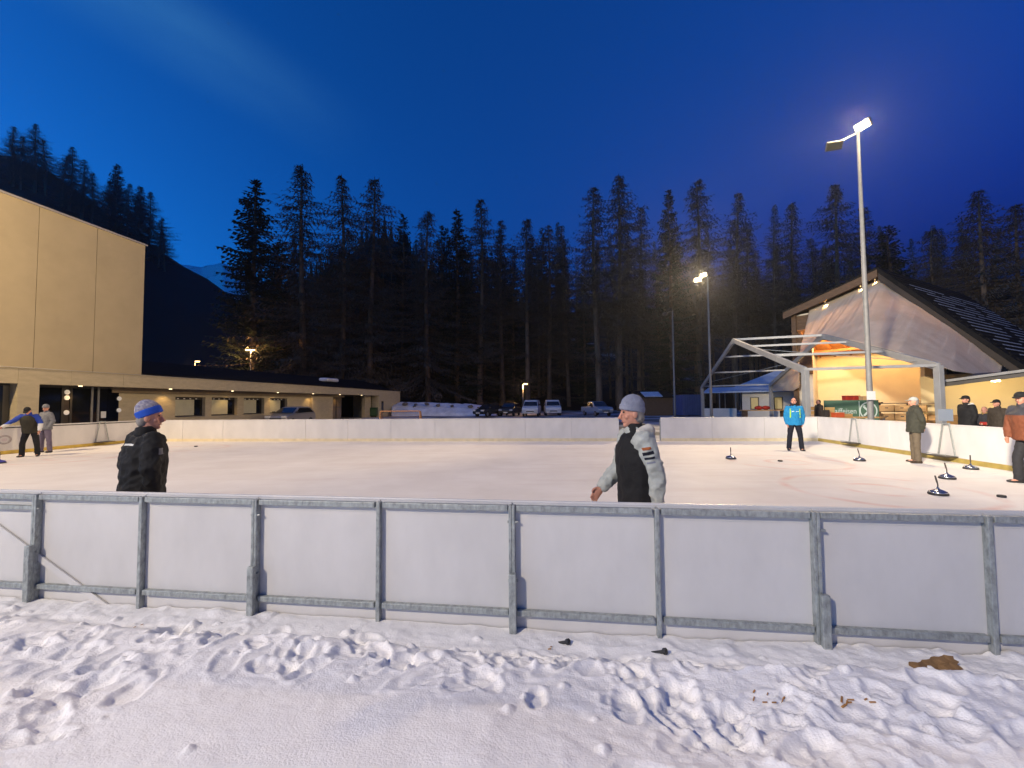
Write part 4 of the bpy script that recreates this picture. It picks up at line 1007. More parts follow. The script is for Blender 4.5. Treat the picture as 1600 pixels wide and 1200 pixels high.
# ================================================================ vehicles
def vehicle(px, Y, yaw, kind, paint, label, base_z=0.0):
    p = at(px, 640, Y); p.z = base_z
    root = thing({'van': 'parked_van', 'hatch': 'parked_car', 'suv': 'parked_car', 'pickup': 'parked_car'}[kind], p, label, 'van' if kind == 'van' else 'car', 'vehicles parked beyond the rink')
    root.rotation_euler = (0, 0, 0)
    ca, sa = math.cos(yaw), math.sin(yaw)
    def V(x, y, z): return Vector((p.x + x * ca - y * sa, p.y + x * sa + y * ca, p.z + z))   # x forward, y left
    if kind == 'van':
        L, Wd = 4.9, 1.95; body = [(-2.4, .35), (2.35, .35), (2.45, .75), (2.35, 1.08), (1.75, 1.22), (-2.4, 1.22)]; cab = [(-2.4, 1.2), (1.8, 1.2), (1.05, 1.92), (0.75, 1.98), (-2.3, 1.98)]
        glass_f = [(1.76, 1.25), (1.06, 1.88)]; side = [(1.35, 1.26), (0.85, 1.80), (-0.1, 1.80), (-0.1, 1.26)]
    elif kind == 'suv':
        L, Wd = 4.5, 1.85; body = [(-2.2, .32), (2.1, .32), (2.2, .7), (2.05, .95), (1.1, 1.08), (-2.2, 1.05)]; cab = [(-2.15, 1.03), (1.15, 1.05), (0.35, 1.58), (-0.1, 1.64), (-1.7, 1.60), (-2.1, 1.3)]
        glass_f = [(1.1, 1.08), (0.4, 1.55)]; side = [(0.75, 1.08), (0.25, 1.50), (-1.6, 1.50), (-1.9, 1.1)]
    elif kind == 'pickup':
        L, Wd = 5.1, 1.9; body = [(-2.5, .42), (2.45, .42), (2.5, .8), (2.35, 1.05), (1.2, 1.15), (-2.5, 1.08)]; cab = [(-0.9, 1.1), (1.25, 1.12), (0.55, 1.72), (-0.7, 1.74)]
        glass_f = [(1.2, 1.15), (0.58, 1.68)]; side = [(0.9, 1.16), (0.45, 1.62), (-0.6, 1.62), (-0.8, 1.16)]
    else:
        L, Wd = 4.1, 1.75; body = [(-2.0, .30), (1.95, .30), (2.08, .55), (1.95, .80), (1.05, .98), (-1.95, 1.0), (-2.05, .7)]; cab = [(-2.0, .98), (1.1, .96), (0.25, 1.45), (-0.2, 1.52), (-1.45, 1.48), (-1.95, 1.12)]
        glass_f = [(1.05, 1.0), (0.3, 1.42)]; side = [(0.7, 1.0), (0.15, 1.40), (-1.35, 1.40), (-1.75, 1.05)]
    h = Wd / 2
    MB().prism([V(x, -h, z) for x, z in body], V(0, Wd, 0) - V(0, 0, 0)).build('body', paint, root, bevel=0.07)
    m = MB(); hw = h - 0.06; tw = h - 0.20; zmin = min(z for x, z in cab); zmax = max(z for x, z in cab)
    wf = lambda z: hw + (tw - hw) * (z - zmin) / (zmax - zmin)
    n = len(cab); m.add([V(x, -wf(z), z) for x, z in cab] + [V(x, wf(z), z) for x, z in cab], [tuple(range(n - 1, -1, -1)), tuple(range(n, 2 * n))] + [(i, (i + 1) % n, n + (i + 1) % n, n + i) for i in range(n)])
    m.build('cabin', paint, root, bevel=0.05)
    (x0, z0), (x1, z1) = glass_f; e = 0.02
    ws = MB().add([V(x0 + e, -wf(z0) + .07, z0 + .03), V(x0 + e, wf(z0) - .07, z0 + .03), V(x1 + e, wf(z1) - .07, z1), V(x1 + e, -wf(z1) + .07, z1)], [(0, 1, 2, 3)])
    o = ws.build('windscreen', M_carglass, root); so = o.modifiers.new('s', 'SOLIDIFY'); so.thickness = 0.015
    for sg in (-1, 1):
        o = MB().add([V(x, sg * (wf(z) + 0.012), z) for x, z in side], [(0, 1, 2, 3)]).build('side_window', M_carglass, root)
        so = o.modifiers.new('s', 'SOLIDIFY'); so.thickness = 0.01; so.offset = 0
        fx = max(x for x, z in body)
        MB().box((fx - 0.30, sg * (h - .02) - (0.4 if sg > 0 else 0), 0.66), (fx + 0.012, sg * (h - .02) + (0.4 if sg < 0 else 0), 0.84), V).build('headlight', M_lens, root, bevel=0.03)
        MB().box((0.75, sg * h + (0.0 if sg > 0 else -0.16), 1.02 if kind != 'van' else 1.3), (0.95, sg * h + (0.16 if sg > 0 else 0.0), 1.16 if kind != 'van' else 1.52), V).build('mirror', M_frame, root, bevel=0.03)
        for x in (L * 0.30, -L * 0.30):
            c = V(x, sg * (h - .11), 0.31); axv = (V(0, sg, 0) - V(0, 0, 0)).normalized()
            w_ = MB(); w_.lathe(c - axv * .10, [(0.2, 0), (0.30, 0.0), (0.32, 0.04), (0.32, 0.18), (0.30, 0.22), (0.2, 0.22)], 18, ax=axv); wo = w_.build('tyre', M_tyre, root)
            r_ = MB(); r_.lathe(c + axv * .10, [(0.0, 0), (0.20, 0), (0.20, 0.025), (0.06, 0.03), (0.0, 0.03)], 14, ax=axv); r_.build('rim', M_rim, wo)
    fx = max(x for x, z in body)
    MB().box((fx - 0.05, -0.45, 0.55), (fx + 0.02, 0.45, 0.66), V).build('grille', M_frame, root)
    MB().box((fx - 0.04, -0.26, 0.40), (fx + 0.026, 0.26, 0.51), V).build('number_plate', M_plate, root)
    return root
P_white = mat('white car paint', (0.60, 0.61, 0.63), 0.3, var=0.05, scale=2); P_dark = mat('black car paint', (0.015, 0.016, 0.018), 0.25)
P_grey = mat('dark grey car paint', (0.05, 0.05, 0.052), 0.3, 0.4); P_silver = mat('silver car paint', (0.42, 0.42, 0.41), 0.32, 0.7); P_blue = mat('blue grey car paint', (0.22, 0.30, 0.42), 0.4, 0.3)
vehicle(763, 53, R(-125), 'hatch', P_dark, 'black car at the foot of the snow bank, leftmost of the parked row')
vehicle(797, 55, R(-105), 'suv', P_grey, 'dark grey car parked beside the white van with the slanted front')
vehicle(831, 53, R(-98), 'van', P_white, 'white van nearest the street lamp, its front door side showing')
vehicle(863, 54.5, R(-92), 'van', P_white, 'white van with rounder nose, right-hand one of the pair')
vehicle(932, 52, R(-75), 'pickup', P_blue, 'pale blue-grey pickup parked apart, left of the walking man')
vehicle(1075, 50, R(-80), 'pickup', P_dark, 'dark vehicle in shadow beside the farthest floodlight pole')
c0 = W(-21.9, fs(456, -21.9), 0)
vehicle(456, c0.y, math.atan2(c0.y, c0.x) + R(148), 'hatch', P_silver, 'silver hatchback parked in front of the annex windows')

# snow-roofed shed, blue container, goal
def shed():
    p = at(1032, 640, 50); p.z = 0; root = thing('shed', p, 'dark small shed with a thin snow cover on its roof, behind the walking man', 'shed')
    MB().box((p.x - 1.6, p.y, 0), (p.x + 1.6, p.y + 3, 2.1)).build('wall', M_wood, root)
    MB().prism([(p.x - 2.0, p.y - .4, 2.1), (p.x + 1.9, p.y - .4, 2.1), (p.x + 1.9, p.y + 3.2, 2.9), (p.x - 2.0, p.y + 3.2, 2.9)], (0, 0, .1)).build('roof', M_roof, root)
    MB().prism([(p.x - 1.9, p.y - .3, 2.21), (p.x + 0.2, p.y - .3, 2.21), (p.x + .6, p.y + 2.4, 2.81), (p.x - 1.6, p.y + 2.4, 2.81)], (0, 0, .07)).build('roof_snow', M_snow_far, root)
    p = at(1083, 640, 47); p.z = 0; r2 = thing('container', p, 'blue container standing between the floodlight poles', 'container')
    M_cont = mat('blue container paint', (0.03, 0.07, 0.20), 0.5, var=.2, scale=2)
    MB().box((p.x - 1.1, p.y, 0.1), (p.x + 1.1, p.y + 3, 2.4)).build('box', M_cont, r2)
    for k in range(8): MB().box((p.x - 1.0 + k * .26, p.y - .05, .2), (p.x - .9 + k * .26, p.y - .001, 2.3)).build('rib', M_cont, r2)
shed()
def goal():
    a, b = at(592, 650, 30), at(656, 650, 30); a.z = b.z = 0.0; M_or = mat('orange goal frame', (0.62, 0.30, 0.12), 0.5); dz = 1.15
    root = thing('goal', (a + b) / 2, 'small orange-framed goal with netting just outside the far boards', 'goal')
    fr = [a, a + Vector((0.1, 0, dz)), b + Vector((0.0, 0, dz)), b]
    for p, q, nm in ((fr[0], fr[1], 'post'), (fr[1], fr[2], 'crossbar'), (fr[2], fr[3], 'post')): MB().tube([p, q], 0.04, 8).build(nm, M_or, root)
    for p, tp in ((a, fr[1]), (b, fr[2])):
        MB().tube([tp, tp + Vector((0, .35, -.05)), p + Vector((0, 1.0, 0.02))], 0.025, 6).build('stay', M_or, root)
    net = MB(); n = 22
    for i in range(n + 1):
        t = i / n; net.tube([fr[1].lerp(fr[2], t), (fr[1].lerp(fr[2], t) + Vector((0, .35, -.05))), a.lerp(b, t) + Vector((0, 1.0, 0))], 0.005, 3)
    for j in range(9):
        u = j / 9; net.tube([fr[1].lerp(a + Vector((0, 1.0, 0)), u) + Vector((0, .1, 0)), fr[2].lerp(b + Vector((0, 1.0, 0)), u) + Vector((0, .1, 0))], 0.005, 3)
    tag(net.build('net', mat('goal net', (0.6, 0.34, 0.18), 0.8), root), kind='stuff')
    for p, x in ((a, 1), (b, -1)):
        MB().prism([p + Vector((0, 0, 0.02)), p + Vector((0, 1, 0.02)), p + Vector((0, .35, dz - .05)), p + Vector((x * 0.1 if x > 0 else 0, 0, dz))], (0.012 * x, 0, 0)).build('side_net', mat('orange goal mesh', (0.62, 0.33, 0.16), 0.7), root)
goal()
# green bin at the annex
p = W(-24.6, fs(583, -24.6), 0)
gb = thing('waste_bin', p, 'dark green waste bin in the end bay of the annex', 'bin'); M_gb = mat('green plastic', (0.01, 0.06, 0.015), 0.4)
MB().box((p.x - .5, p.y - .35, 0.12), (p.x + .5, p.y + .35, 1.1)).build('body', M_gb, gb, bevel=.05); MB().box((p.x - .54, p.y - .4, 1.101), (p.x + .54, p.y + .4, 1.2)).build('lid', M_gb, gb, bevel=.04)
for sx in (-.4, .4): MB().lathe((p.x + sx - .03, p.y - .2, .08), [(0, 0), (.1, 0), (.1, .06), (0, .06)], 10, ax=(1, 0, 0)).build('wheel', M_tyre, gb)
# ================================================================ people
def zsplit_mat(name, low, high, zs, soft=0.01, rough=0.75):
    """two-coloured cloth: seam at local height zs"""
    m = bpy.data.materials.new(name); m.use_nodes = True; n, l = m.node_tree.nodes, m.node_tree.links; b = n['Principled BSDF']
    b.inputs['Roughness'].default_value = rough
    t = n.new('ShaderNodeTexCoord'); s = n.new('ShaderNodeSeparateXYZ'); l.new(t.outputs['Object'], s.inputs[0])
    r = n.new('ShaderNodeMapRange'); r.inputs['From Min'].default_value = zs - soft; r.inputs['From Max'].default_value = zs + soft; l.new(s.outputs['Z'], r.inputs['Value'])
    x = n.new('ShaderNodeMix'); x.data_type = 'RGBA'; x.inputs['A'].default_value = (*low, 1); x.inputs['B'].default_value = (*high, 1)
    l.new(r.outputs['Result'], x.inputs['Factor']); l.new(x.outputs['Result'], b.inputs['Base Color']); return m
def cloth(name, col, rough=0.8): return mat('cloth ' + name, col, rough, var=0.18, scale=14, bump=0.25, bscale=120, spec=0.25)

from mathutils.bvhtree import BVHTree
def snap_patch(name, me, c, d, up, w, h, m, parent, nu=10, nv=6):
    """thin printed patch projected on the cloth: rays start at c - d*0.6 and travel along d"""
    bv = BVHTree.FromPolygons([v.co.copy() for v in me.vertices], [tuple(p.vertices) for p in me.polygons])
    d = d.normalized(); r = d.cross(up).normalized(); u = r.cross(d); pts = {}
    for i in range(nu + 1):
        for j in range(nv + 1):
            o = c - d * 0.6 + r * ((i / nu - 0.5) * w) + u * ((j / nv - 0.5) * h); hit = bv.ray_cast(o, d)
            if hit[0] is not None: pts[i, j] = hit[0] - d * 0.003
    ks = list(pts); ix = {q: n for n, q in enumerate(ks)}
    fc = [(ix[i, j], ix[i + 1, j], ix[i + 1, j + 1], ix[i, j + 1]) for i in range(nu) for j in range(nv) if all(q in ix for q in ((i, j), (i + 1, j), (i + 1, j + 1), (i, j + 1)))]
    if not fc: return
    o = bpy.data.meshes.new(name); o.from_pydata([tuple(pts[q]) for q in ks], [], fc); o.update(); o.materials.append(m); o.polygons.foreach_set('use_smooth', [True] * len(o.polygons)); linked(name, o, parent)
def person(loc, face, label, h=1.75, jacket=None, vest=None, trousers=None, shoes=None, hat=None, hat_mat=None, hat2=None, hair=None,
           arms=None, legs=None, lean=0.0, head=(0.0, 0.0), hem=-0.08, bulk=1.0, voxel=0.013, detail=False, hood=None, pelvis=0.93, extras=None, beard=False, scarf=None, hat_tilt=0.22, band=0.032, dome=1.0):
    """face: world yaw (radians, 0 = looking along +X). Local frame: x right, y forward, z up."""
    k = h / 1.75
    root = thing('person', loc, label, 'person', 'people at the rink')
    ang = face - math.pi / 2
    root.rotation_euler = (0, 0, ang)
    X, Z = Vector((1, 0, 0)), Vector((0, 0, 1))
    T = Vector((0, math.sin(lean), math.cos(lean))); Fw = Vector((0, math.cos(lean), -math.sin(lean)))
    Pv = Vector((0, 0, pelvis)) * k
    sh = Pv + T * (0.49 * k); nk = Pv + T * (0.555 * k)
    hy, hp = head                                              # head turn to the left, pitch up
    hF = Vector((-math.sin(hy) * math.cos(hp), math.cos(hy) * math.cos(hp), math.sin(hp))); hR = hF.cross(Z).normalized(); hU = hR.cross(hF)
    hc = nk + (T * 0.6 + hU * 0.4) * (0.155 * k) + hF * 0.015
    A = arms or {}
    arm = {}
    for sd, sg in (('L', -1), ('R', 1)):
        up, lo = A.get(sd, ((sg * 0.14, 0.02, -1), (sg * 0.05, 0.10, -1)))
        s0 = sh + X * (sg * 0.185 * k) ; e = s0 + Vector(up).normalized() * (0.285 * k); w = e + Vector(lo).normalized() * (0.255 * k)
        arm[sd] = (s0, e, w, (w - e).normalized(), sg)
    Lg = legs or {}; leg = {}
    for sd, sg in (('L', -1), ('R', 1)):
        th, shn = Lg.get(sd, ((sg * 0.06, 0.02, -1), (sg * 0.03, -0.03, -1)))
        hp0 = Pv + Vector((sg * 0.092, 0, -0.05)) * k; kn = hp0 + Vector(th).normalized() * (0.41 * k)
        an = kn + Vector(shn).normalized() * (0.40 * k); leg[sd] = (hp0, kn, an, sg)
    # settle the figure so that the lower foot stands on the floor
    if not (extras and extras.get('seated')):
        dz = 0.075 * k - min(leg['L'][2].z, leg['R'][2].z)
        sh_ = Vector((0, 0, dz))
        Pv, sh, nk, hc = Pv + sh_, sh + sh_, nk + sh_, hc + sh_
        arm = {q: (a + sh_, b + sh_, c + sh_, d, s) for q, (a, b, c, d, s) in arm.items()}; leg = {q: (a + sh_, b + sh_, c + sh_, s) for q, (a, b, c, s) in leg.items()}
    # ---- body: one continuous skin
    B = MB()
    B.tube([Pv - Z * 0.05, Pv + T * 0.10, Pv + T * 0.30, sh, nk], [(0.12, .09), (0.115, .085), (0.125, .085), (0.10, .06), (0.05, .05)], 14, right=X)
    B.tube([nk - T * 0.06, nk + T * 0.04, hc - hU * 0.05], [0.06 * k, 0.054 * k, 0.056 * k], 12, right=X)
    ax = (hR, hF, hU)
    B.ell(hc + hU * 0.022 - hF * 0.006, 0.074 * k, 0.094 * k, 0.098 * k, ax)                       # skull
    B.ell(hc - hU * 0.045 + hF * 0.022, 0.058 * k, 0.066 * k, 0.076 * k, ax)                       # face and jaw
    B.ell(hc - hU * 0.098 + hF * 0.062, 0.026 * k, 0.024 * k, 0.022 * k, ax)                       # chin
    B.tube([hc + hU * 0.018 + hF * 0.082, hc - hU * 0.012 + hF * 0.098, hc - hU * 0.034 + hF * 0.113, hc - hU * 0.046 + hF * 0.088], [0.011, 0.013, 0.018, 0.013], 8)   # nose
    B.ell(hc - hU * 0.068 + hF * 0.079, 0.026, 0.014, 0.010, ax, 10, 6)                            # mouth mound
    B.ell(hc + hU * 0.032 + hF * 0.078, 0.052, 0.016, 0.010, ax, 12, 6)                            # brow
    for sg in (-1, 1):
        B.ell(hc - hU * 0.012 - hF * 0.004 + hR * (sg * 0.075 * k), 0.012, 0.022, 0.034, ax, 10, 6)  # ears
        B.ell(hc - hU * 0.030 + hF * 0.058 + hR * (sg * 0.038), 0.024, 0.022, 0.020, ax, 10, 6)     # cheeks
    for q, (s0, e, w, d, sg) in arm.items():
        B.tube([s0 - X * sg * 0.06, s0, s0.lerp(e, .5), e, e.lerp(w, .4), w], [0.05, 0.05, 0.043, 0.036, 0.036, 0.026], 10)
        # hand: palm, four fingers of different length, thumb
        pn = (X * -sg) - d * (X * -sg).dot(d); pn.normalize()                                      # palm faces the thigh
        fwd = d.cross(pn); fwd = fwd if fwd.y > 0 else -fwd
        B.tube([w - d * 0.01, w + d * 0.035, w + d * 0.085], [(0.024, 0.018), (0.038, 0.017), (0.040, 0.015)], 10, right=fwd)
        for f, (o, ln) in enumerate(((0.030, 0.066), (0.010, 0.076), (-0.010, 0.070), (-0.029, 0.054))):
            r0 = w + d * 0.075 + fwd * o; kn_ = r0 + d * (ln * 0.45) + pn * 0.010; tp = kn_ + (d * 0.75 + pn * 0.65).normalized() * (ln * 0.55)
            B.tube([r0, kn_, tp], [0.0100, 0.0095, 0.0078], 7)
        t0 = w + d * 0.022 + fwd * 0.028; B.tube([t0, t0 + d * 0.034 + fwd * 0.024 + pn * 0.012, t0 + d * 0.064 + fwd * 0.022 + pn * 0.024], [0.0135, 0.0115, 0.009], 7)
    for q, (a, kn, an, sg) in leg.items():
        B.tube([a + Z * 0.06, a, a.lerp(kn, .5), kn, kn.lerp(an, .35), an], [0.085, 0.080, 0.066, 0.050, 0.050, 0.034], 12)
        B.tube([an + Vector((0, -0.03, -0.02)), an + Vector((0, 0.05, -0.03)), an + Vector((sg * .01, 0.14, -0.045))], [0.034, 0.034, 0.022], 10)
    vx = 0.0065 if detail else voxel * 0.8
    me = remesh(B, vx, 2); me.materials.append(M_skin); linked('body', me, root)
    for sg in (-1, 1):
        MB_eye = MB(); MB_eye.ell(hc + hU * 0.012 + hF * 0.083 + hR * (sg * 0.031), 0.011, 0.008, 0.007, ax, 10, 6); me = MB_eye.mesh('eye'); me.materials.append(M_eye); linked('eye', me, root)
    mo = MB(); mo.ell(hc - hU * 0.070 + hF * 0.089, 0.022, 0.008, 0.005, ax, 10, 6); me = mo.mesh('mouth'); me.materials.append(M_lip); linked('mouth', me, root)
    fold = 0.021 if detail else 0.011
    # ---- trousers
    Tm = MB()
    Tm.tube([Pv + T * 0.10, Pv, Pv - Z * 0.09 * k], [(0.165 * k, .125 * k), (0.18 * k, .135 * k), (0.175 * k, .125 * k)], 16, right=X)
    for q, (a, kn, an, sg) in leg.items():
        e_ = an + (an - kn).normalized() * 0.02
        Tm.tube([a + Z * 0.05, a - Z * .02, a.lerp(kn, .5), kn, kn.lerp(an, .5), e_], [0.098 * k, 0.100 * k, 0.090 * k, 0.076 * k, 0.074 * k, 0.072 * k], 12, right=X)
    me = remesh(Tm, voxel, 2, fold * 0.8, 8.0, h); me.materials.append(trousers); linked('trousers', me, root)
    # ---- shoes
    for q, (a, kn, an, sg) in leg.items():
        S_ = MB(); b0 = Vector((an.x, an.y, an.z - 0.045 * k)); ou = Vector((sg * 0.25, 1, 0)).normalized()
        S_.tube([b0 - ou * 0.085, b0 - ou * .03, b0 + ou * 0.06, b0 + ou * 0.13, b0 + ou * 0.185], [(0.034, .034), (0.044, .042), (0.048, .036), (0.048, .030), (0.022, .018)], 12, right=ou.cross(Z))
        S_.tube([an + Z * 0.05, an - Z * 0.03], [0.048, 0.05], 10)
        me = remesh(S_, 0.012, 1)
        mz = min(v.co.z for v in me.vertices)
        for v in me.vertices: v.co.z = max(v.co.z, (0.0 if not (extras and extras.get('seated')) else mz))
        me.materials.append(shoes or M_black); linked('shoe', me, root)
    # ---- upper clothing
    bk = bulk
    def torso_shell(g=0.0):
        m = MB(); q = k * bk
        base = Pv + T * hem * k
        m.tube([base, base + T * 0.03, Pv + T * (0.12 * k), Pv + T * (0.30 * k), Pv + T * (0.42 * k), sh + T * 0.015, nk - T * 0.01, nk + T * 0.035],
               [((0.195 + g) * q, (0.150 + g) * q), ((0.200 + g) * q, (0.155 + g) * q), ((0.188 + g) * q, (0.146 + g) * q), ((0.205 + g) * q, (0.150 + g) * q), ((0.208 + g) * q, (0.138 + g) * q), ((0.165 + g) * k, (0.105 + g) * k), (0.085 * k, 0.085 * k), (0.078 * k, 0.080 * k)], 20, right=X)
        return m
    def sleeves(m, g=0.0):
        for q, (s0, e, w, d, sg) in arm.items():
            m.tube([s0 - X * sg * 0.09 - T * 0.02, s0 + T * 0.0, s0.lerp(e, .35), e, e.lerp(w, .5), w - d * 0.0, w + d * 0.012], [(0.09 + g) * k, (0.084 + g) * k * bk, (0.076 + g) * k * bk, (0.064 + g) * k * bk, (0.059 + g) * k * bk, (0.050 + g) * k, (0.046 + g) * k], 14)
        return m
    if vest:
        me = remesh(torso_shell(0.012), voxel, 2, fold * .6, 7.0, h * 3); me.materials.append(vest); linked('vest', me, root)
        me = remesh(sleeves(torso_shell(-0.02)), voxel, 2, fold, 9.0, h * 2); me.materials.append(jacket); linked('shirt', me, root); me_up = me
    else:
        me = remesh(sleeves(torso_shell()), voxel, 2, fold, 8.0, h * 2); me.materials.append(jacket); linked('jacket', me, root); me_up = me
    cm = MB(); cm.tube([nk - T * 0.03 - hF * .01, nk + T * 0.03 - hF * .008, nk + T * 0.062 - hF * .012], [(0.088 * k, .090 * k), (0.084 * k, .086 * k), (0.078 * k, .080 * k)], 16, right=X)
    me = remesh(cm, 0.010, 1); me.materials.append(scarf or vest or jacket); linked('collar', me, root)
    if hood:
        m = MB(); pc = nk - Fw * 0.085 * k + T * 0.01
        m.tube([nk + X * 0.10 * k + Fw * 0.02 - T * .01, pc + X * 0.085 * k, pc - Fw * .03 - T * 0.02, pc - X * 0.085 * k, nk - X * 0.10 * k + Fw * 0.02 - T * .01], [0.030, 0.050, 0.062, 0.050, 0.030], 12)
        me = remesh(m, 0.011, 2, 0.008, 12); me.materials.append(hood); linked('hood', me, root)
    # ---- head covering
    if hair:
        m = MB(); m.ell(hc + hU * 0.020 - hF * 0.018, 0.081 * k, 0.092 * k, 0.098 * k, ax)
        m.ell(hc - hU * 0.035 - hF * 0.045, 0.072 * k, 0.055 * k, 0.07 * k, ax)
        if beard: m.ell(hc - hU * 0.105 + hF * 0.045, 0.052 * k, 0.05 * k, 0.034 * k, ax)
        me = remesh(m, 0.009, 1, 0.006, 30); me.materials.append(hair)
        # keep the face free
        keep = bmesh.new(); keep.from_mesh(me)
        dl = [v for v in keep.verts if (v.co - hc).dot(hF) > (0.048 if beard else 0.008) and (v.co - hc).dot(hU) > -0.085 and (v.co - hc).dot(hU) < 0.065 and abs((v.co - hc).dot(hR)) < 0.075]
        bmesh.ops.delete(keep, geom=dl, context='VERTS'); keep.to_mesh(me); keep.free(); linked('hair', me, root)
    if hat == 'beanie':
        tl = (hU - hF * hat_tilt).normalized(); rt = hR; fr = tl.cross(rt) * -1
        c0 = hc + hU * 0.045 - hF * 0.004
        m = MB(); m.tube([c0 - tl * 0.020, c0 + tl * 0.010, c0 + tl * (0.050 * dome), c0 + tl * (0.085 * dome), c0 + tl * (0.108 * dome), c0 + tl * (0.118 * dome)], [(0.088 * k, .106 * k), (0.088 * k, .107 * k), (0.083 * k, .100 * k), (0.064 * k, .078 * k), (0.036 * k, .044 * k), (0.008, .010)], 20, right=rt)
        me = remesh(m, 0.008, 2, 0.004, 25); me.materials.append(hat_mat); ho = linked('hat', me, root)
        m = MB(); m.tube([c0 - tl * 0.032, c0 - tl * 0.025, c0 + tl * (band - 0.02), c0 + tl * (band - 0.012)], [(0.089 * k, .107 * k), (0.093 * k, .112 * k), (0.093 * k, .112 * k), (0.089 * k, .107 * k)], 22, right=rt)
        me = remesh(m, 0.008, 1); me.materials.append(hat2 or hat_mat); linked('hat_brim', me, ho)
    elif hat == 'cap':
        c0 = hc + hU * 0.040
        m = MB(); m.tube([c0 - hU * 0.012, c0 + hU * 0.03, c0 + hU * 0.066, c0 + hU * 0.085, c0 + hU * 0.092], [(0.084 * k, .102 * k), (0.083 * k, .100 * k), (0.066 * k, .080 * k), (0.035 * k, .045 * k), (0.006, .008)], 20, right=hR)
        me = remesh(m, 0.008, 2); me.materials.append(hat_mat); ho = linked('hat', me, root)
        m = MB(); m.tube([c0 + hF * 0.06, c0 + hF * 0.10 + hU * 0.004, c0 + hF * 0.15 - hU * 0.006, c0 + hF * 0.175 - hU * 0.014], [(0.074, .012), (0.072, .010), (0.055, .009), (0.02, .006)], 14, right=hR)
        me = remesh(m, 0.006, 1); me.materials.append(hat2 or hat_mat); linked('hat_peak', me, ho)
    if extras:
        for nm, cpos, dirv, upv, w_, h_, mt in extras.get('patches', []):   # prints and stripes lying on the cloth
            snap_patch(nm, me_up, Vector(cpos) * k, Vector(dirv), Vector(upv), w_ * k, h_ * k, mt, root)
        for nm, pts, rad, mt in extras.get('tubes', []):           # printed panels, stripes: thin pads lying on the cloth
            m = MB(); m.tube([Vector(p) * k for p in pts], rad, 8, right=X); me = m.mesh(nm); me.materials.append(mt); fix_normals(me); me.polygons.foreach_set('use_smooth', [True] * len(me.polygons)); linked(nm, me, root)
    return root

c_black = cloth('black', (0.014, 0.014, 0.015)); c_dark = cloth('charcoal', (0.03, 0.03, 0.034)); c_navy = cloth('navy', (0.012, 0.013, 0.022))
c_lgrey = cloth('light grey', (0.40, 0.42, 0.39)); c_grey = cloth('mid grey', (0.16, 0.165, 0.18)); c_bgrey = cloth('blue grey wool', (0.22, 0.235, 0.30), 0.95)
c_olive = cloth('dark olive', (0.045, 0.046, 0.035)); c_brown = cloth('brown', (0.12, 0.095, 0.065)); c_blue = cloth('bright blue', (0.015, 0.20, 0.42))
c_royal = cloth('royal blue', (0.015, 0.05, 0.32)); c_green = cloth('lime', (0.30, 0.55, 0.05)); c_white = cloth('white', (0.65, 0.64, 0.60))
c_purple = cloth('grey purple', (0.12, 0.10, 0.15)); c_orange = cloth('rust', (0.28, 0.085, 0.03)); c_hblue = cloth('hat blue', (0.02, 0.085, 0.48)); c_red = cloth('red', (0.35, 0.03, 0.02))
c_hair = mat('dark hair', (0.02, 0.014, 0.01), 0.6); c_ghair = mat('grey hair', (0.22, 0.20, 0.18), 0.7)
c_hat2 = mat('patterned knit', (0.40, 0.38, 0.40), 0.95, var=0.9, scale=40, col2=(0.10, 0.10, 0.20), bump=0.3, bscale=120)

# man in black by the near fence, facing right and slightly away
p = at(223, 700, 4.05); p.z = 0.004
person(p, R(60), 'man in long black jacket and blue banded knit hat behind the near fence, looking right', h=1.685, jacket=c_black, trousers=c_dark, hat='beanie', hat_mat=c_hat2, hat2=c_hblue, hair=c_ghair,
       arms={'L': ((-0.20, -0.28, -1), (0.30, 0.30, -0.95)), 'R': ((0.30, -0.22, -1), (-0.30, 0.30, -0.95))}, hem=-0.16, bulk=1.17, voxel=0.010, detail=True, head=(R(-34), R(1)), lean=0.05, hat_tilt=0.42, band=0.05, dome=1.12,
       extras={'patches': [('back_print', (0.03, 0, 1.385), (0, 1, 0), (0, 0, 1), 0.17, 0.016, c_white), ('sleeve_patch', (0.1, 0.06, 1.32), (-1, 0.1, 0), (0, 0, 1), 0.045, 0.06, c_grey)]})
# walking man, facing left
p = at(998, 700, 3.62); p.z = 0.004
person(p, R(184), 'man walking left in grey beanie, black vest and light grey sleeves behind the near fence', h=1.72, jacket=c_lgrey, vest=c_black, trousers=c_dark, hat='beanie', hat_mat=c_bgrey, hair=c_ghair,
       arms={'R': ((0.10, 0.30, -1), (0.0, 0.75, -0.85)), 'L': ((-0.16, -0.30, -1), (-0.02, -0.02, -1))}, legs={'L': ((-0.05, -0.25, -1), (-0.02, -0.35, -1)), 'R': ((0.05, 0.30, -1), (0.02, 0.0, -1))},
       hem=-0.15, bulk=1.10, voxel=0.010, detail=True, head=(R(-4), R(-3)), lean=0.05, hood=cloth('hood cream', (0.55, 0.52, 0.46)), scarf=c_black,
       extras={'patches': [('sleeve_print', (0, 0.035, 1.345), (1, 0, 0), (0, 0.25, 1), 0.06, 0.022, c_orange), ('sleeve_print', (0, 0.025, 1.308), (1, 0, 0), (0, 0.25, 1), 0.085, 0.026, c_navy), ('sleeve_print', (0, 0.015, 1.270), (1, 0, 0), (0, 0.25, 1), 0.075, 0.018, c_navy), ('sleeve_print', (0, 0.005, 1.235), (1, 0, 0), (0, 0.25, 1), 0.06, 0.014, c_bgrey)]})
